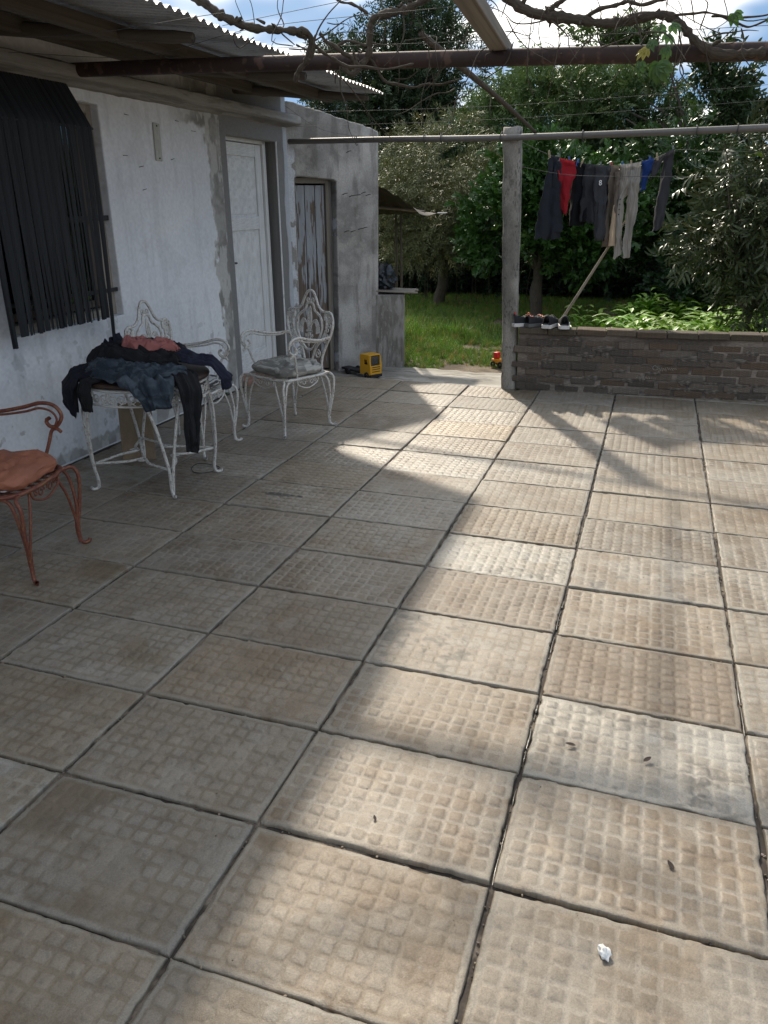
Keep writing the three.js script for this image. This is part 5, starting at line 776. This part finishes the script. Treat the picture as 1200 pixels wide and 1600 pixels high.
// ================================================================ shoes on the low wall
function shoe(label, group, x, z, turn, up, sole, loop, sc = 1) {
  const t = thing('sneaker', label, 'shoe', [x, 0.5265, z], turn, group);
  const st = [[0, 0.026, 0.075], [0.05, 0.034, 0.088], [0.15, 0.037, 0.086], [0.3, 0.037, 0.074], [0.45, 0.04, 0.066], [0.6, 0.045, 0.052], [0.78, 0.046, 0.04], [0.92, 0.034, 0.032], [1, 0.014, 0.02]];
  const S = (v) => { let i = 0; while (i < st.length - 2 && st[i + 1][0] < v) i++; const A = st[i], B = st[i + 1], k = sst(0, 1, clamp((v - A[0]) / (B[0] - A[0]), 0, 1)); return [mix(A[1], B[1], k), mix(A[2], B[2], k)]; }, Ln = 0.26 * sc;
  part('upper', sheet(22, 30, (u, v) => { const [w, h] = S(v), a = u * Math.PI, open = sst(0.06, 0.12, v) * sst(0.42, 0.34, v) * sst(0.75, 0.95, Math.sin(a)); return [Math.sign(Math.cos(a)) * Math.pow(Math.abs(Math.cos(a)), 0.8) * w * sc, 0.024 + (Math.pow(Math.sin(a), 0.75) * h - open * 0.045) * sc, (v - 0.5) * Ln]; }), up, t);
  const so = (y0, y1, e) => { const pts = []; for (let k = 0; k <= 24; k++) { const v = k / 24; pts.push(new THREE.Vector2((S(v)[0] + e) * sc, (v - 0.5) * (Ln + e))); } for (let k = 24; k >= 0; k--) { const v = k / 24; pts.push(new THREE.Vector2(-(S(v)[0] + e) * sc, (v - 0.5) * (Ln + e))); } const g = new THREE.ExtrudeGeometry(new THREE.Shape(pts), { depth: y1 - y0 - 0.006, bevelEnabled: true, bevelSize: 0.003, bevelThickness: 0.003, bevelSegments: 2 }); g.rotateX(Math.PI / 2); g.translate(0, y1 - 0.003, 0); return g; };
  part('sole', so(0.001, 0.03, 0.004), sole, t);
  part('lace', [0.02, 0.045, 0.07].map((z, k) => tube([[-0.022, 0.085 - k * 0.009, z - 0.01], [0, 0.093 - k * 0.009, z], [0.022, 0.085 - k * 0.009, z - 0.01]], 0.0025, 8, 5)), loop || M.black, t);
  if (loop) part('heel_loop', [new THREE.TorusGeometry(0.013, 0.004, 6, 16).translate(0, 0.112 * sc, -Ln / 2 + 0.012)], loop, t);
  return t;
}
{
  const blk = mat([0.012, 0.012, 0.014], 0.75, { map: grainT }), wh = mat([0.6, 0.58, 0.55], 0.6), dk = mat([0.1, 0.1, 0.1], 0.7), red = mat([0.7, 0.06, 0.035], 0.5), or = mat([0.75, 0.16, 0.07], 0.5);
  shoe('black sneaker with a red heel loop, nearest the concrete post', 'black sneakers drying on the brick wall', -0.985, -6.585, 2.3, blk, wh, red, 0.92);
  shoe('black sneaker with an orange heel loop, second from the concrete post', 'black sneakers drying on the brick wall', -0.885, -6.6, 2.45, blk, dk, or, 0.92);
  shoe('black sneaker with thick white sole, left of its pair on the wall', 'white-soled sneakers on the brick wall', -0.775, -6.6, 2.95, blk, wh, null);
  shoe('black sneaker with thick white sole, rightmost shoe on the wall', 'white-soled sneakers on the brick wall', -0.672, -6.605, 3.3, blk, wh, null);
}
// ================================================================ toys and litter
{
  const ye = mat([0.72, 0.36, 0.012], 0.4), t = thing('toy_truck', 'yellow toy truck with a big cab at the foot of the outhouse', 'toy truck', [-2.58, -0.14, -7.2], 1.02); t.scale.set(1.15, 1.0, 1.15);
  const s = new THREE.Shape(); s.moveTo(-0.07, 0); s.lineTo(0.062, 0); s.lineTo(0.066, 0.09); s.lineTo(0.05, 0.17); s.quadraticCurveTo(0.045, 0.188, 0.02, 0.19); s.lineTo(-0.05, 0.19); s.quadraticCurveTo(-0.07, 0.188, -0.07, 0.165); s.closePath();
  const hl = new THREE.Path(); hl.moveTo(-0.025, 0.095); hl.lineTo(0.035, 0.095); hl.lineTo(0.028, 0.15); hl.lineTo(-0.025, 0.15); hl.closePath(); s.holes.push(hl);
  for (const x of [-0.062, 0.054]) { const g = new THREE.ExtrudeGeometry(s, { depth: 0.008, bevelEnabled: true, bevelSize: 0.003, bevelThickness: 0.003, bevelSegments: 2 }); g.rotateY(-Math.PI / 2); g.translate(x + 0.008, 0.045, 0); part('cab_side', g, ye, t); }
  part('cab_roof', box(0.128, 0.012, 0.118, 0, 0.234, -0.008, 0.005), ye, t); part('cab_back', box(0.12, 0.19, 0.01, 0, 0.14, -0.066, 0.004), ye, t);
  part('bonnet', [box(0.126, 0.09, 0.012, 0, 0.09, 0.064, 0.005), box(0.012, 0.1, 0.012, -0.055, 0.18, 0.056, 0.003), box(0.012, 0.1, 0.012, 0.055, 0.18, 0.056, 0.003)], ye, t);
  for (const y of [0.075, 0.098, 0.119]) part('grille_slot', box(0.085, 0.008, 0.006, 0.0, y, 0.069, 0.002), M.black, t);
  part('windscreen', box(0.1, 0.085, 0.004, 0, 0.18, 0.05, 0), phys([0.2, 0.22, 0.22], 0.1, { transmission: 0.8, thickness: 0 }), t); part('seat', box(0.09, 0.06, 0.05, 0, 0.12, -0.02, 0.008), M.black, t);
  part('chassis', [box(0.09, 0.022, 0.42, 0, 0.045, -0.16, 0.005), box(0.13, 0.03, 0.03, 0, 0.035, 0.06, 0.005)], M.black, t);
  for (const [x, z] of [[0.06, 0.02], [-0.06, 0.02], [0.06, -0.26], [-0.06, -0.26]]) part('wheel', new THREE.TorusGeometry(0.023, 0.0125, 8, 18).rotateY(Math.PI / 2).translate(x, 0.0365, z), M.black, t);
}
{
  const ye = mat([0.75, 0.3, 0.015], 0.45), rd = mat([0.6, 0.02, 0.02], 0.4), t = thing('toy_digger', 'small red and yellow toy vehicle on the grass behind the post', 'toy vehicle', [-1.5, -0.17, -8.3], 1.2);
  part('body', box(0.09, 0.045, 0.15, 0, 0.06, 0, 0.012), ye, t); part('cab', [box(0.07, 0.07, 0.06, 0, 0.118, -0.03, 0.012)], rd, t); part('bucket', box(0.08, 0.03, 0.04, 0, 0.05, 0.09, 0.008), ye, t);
  for (const [x, z] of [[0.05, 0.045], [-0.05, 0.045], [0.05, -0.045], [-0.05, -0.045]]) part('wheel', new THREE.TorusGeometry(0.02, 0.011, 8, 16).rotateY(Math.PI / 2).translate(x, 0.03, z), M.black, t);
}
{
  const g = new THREE.IcosahedronGeometry(0.024, 2), p = g.attributes.position; for (let i = 0; i < p.count; i++) { const n = V(p.getX(i), p.getY(i), p.getZ(i)).normalize(), k = 0.55 + 1.1 * vn(n.x * 2.2 + 9, n.y * 2 + n.z * 2.4 + 4); p.setXYZ(i, n.x * 0.017 * k, Math.max(0, 0.007 + n.y * 0.011 * k), n.z * 0.03 * k); } g.computeVertexNormals();
  const m = solo('paper_scrap', g, mat([0.72, 0.71, 0.67], 0.9, { flatShading: true }), 'small crumpled white paper scrap on a slab in the foreground', 'litter'); m.position.set(0.063, 0.003, -1.261); m.rotation.y = 0.5; m.scale.set(0.7, 0.8, 0.5);
  const dl = mat([0.035, 0.02, 0.014], 0.8), r = rngOf(1212);
  const L = ['dry dark leaf on the pale slab, left of the two', 'dry dark leaf on the pale slab, right of the two', 'dry leaf scrap at the near edge of the foreground slab', 'dark crumb beside the shadow edge on the sunlit slab', 'dark leaf crumb on the far shaded slabs', 'tiny dark leaf near the lone armchair'];
  [[-0.077, -1.928, 0.022], [0.138, -1.93, 0.02], [0.2, -1.55, 0.018], [-0.53, -1.47, 0.012], [-1.42, -3.1, 0.014], [-1.75, -4.35, 0.014]].forEach(([x, z, s], i) => { const l = leaflet(s * 1.5, s * 0.75, 3, 6, -0.2); l.translate(0, 0.002, -s * 0.7); const q = solo('dry_leaf', l, dl, L[i], 'leaf', 'dry leaves on the slabs'); q.position.set(x, 0.0045, z); q.rotation.y = rr(0, 6, r); });
}
// grit, crumbs of mortar and soil along the joints
{
  const r = rngOf(777), g = new THREE.IcosahedronGeometry(1, 1), p = g.attributes.position; for (let i = 0; i < p.count; i++) { const k = 0.7 + 0.6 * vn(p.getX(i) * 2 + 5, p.getY(i) * 2 + p.getZ(i) * 3); p.setXYZ(i, p.getX(i) * k, p.getY(i) * k * 0.6, p.getZ(i) * k); } g.computeVertexNormals();
  const N = 2600, im = new THREE.InstancedMesh(g, mat([0.2, 0.17, 0.135], 0.95), N), c = new THREE.Color(); im.name = 'grit'; im.userData = { kind: 'stuff', label: 'grit and crumbs of soil in the joints between the slabs', category: 'grit' }; shade(im);
  for (let i = 0; i < N; i++) {
    let x = rr(-3.25, 1.4, r), z = rr(-6.5, -0.3, r), y = -0.009; const q = r();
    if (q < 0.42) x = X00 + CX * Math.round((x - X00) / CX) + rr(-0.006, 0.006, r); else if (q < 0.88) z = Z00 + CZ * Math.round((z - Z00) / CZ) + rr(-0.006, 0.006, r); else y = 0.003;
    const s = y > 0 ? rr(0.0008, 0.0024, r) : rr(0.0015, 0.0045, r); dummy.position.set(x, y + s * 0.4, z); dummy.rotation.set(r() * 6, r() * 6, r() * 6); dummy.scale.set(s, s, s); dummy.updateMatrix(); im.setMatrixAt(i, dummy.matrix); const b = rr(0.3, 1.6, r); im.setColorAt(i, c.setRGB(b, b * rr(0.9, 1, r), b * rr(0.8, 1, r)));
  }
  scene.add(im);
  const wl = []; for (let k = 0; k < 9; k++) { const l = leaflet(rr(0.025, 0.05, r), 0.012, 2, 4, 0.3); l.rotateX(-rr(0.2, 1.2, r)); l.rotateY(k * 1.1); wl.push(l); }
  const wg = merge(wl), wm = leafMat([0.07, 0.11, 0.03], 0.6, 0.4); [[-3.31, -3.55, 'small weed sprouting at the wall foot beside the table'], [-3.3, -5.6, 'small weed sprouting at the wall foot near the white door'], [-1.0, -6.5, 'tiny weed at the foot of the concrete post']].forEach(([x, z, l]) => { const m = solo('small_weed', wg, wm, l, 'weed', 'weeds in the paving'); m.position.set(x, -0.004, z); m.rotation.y = x * 7; });
}
renderer.render(scene, camera);
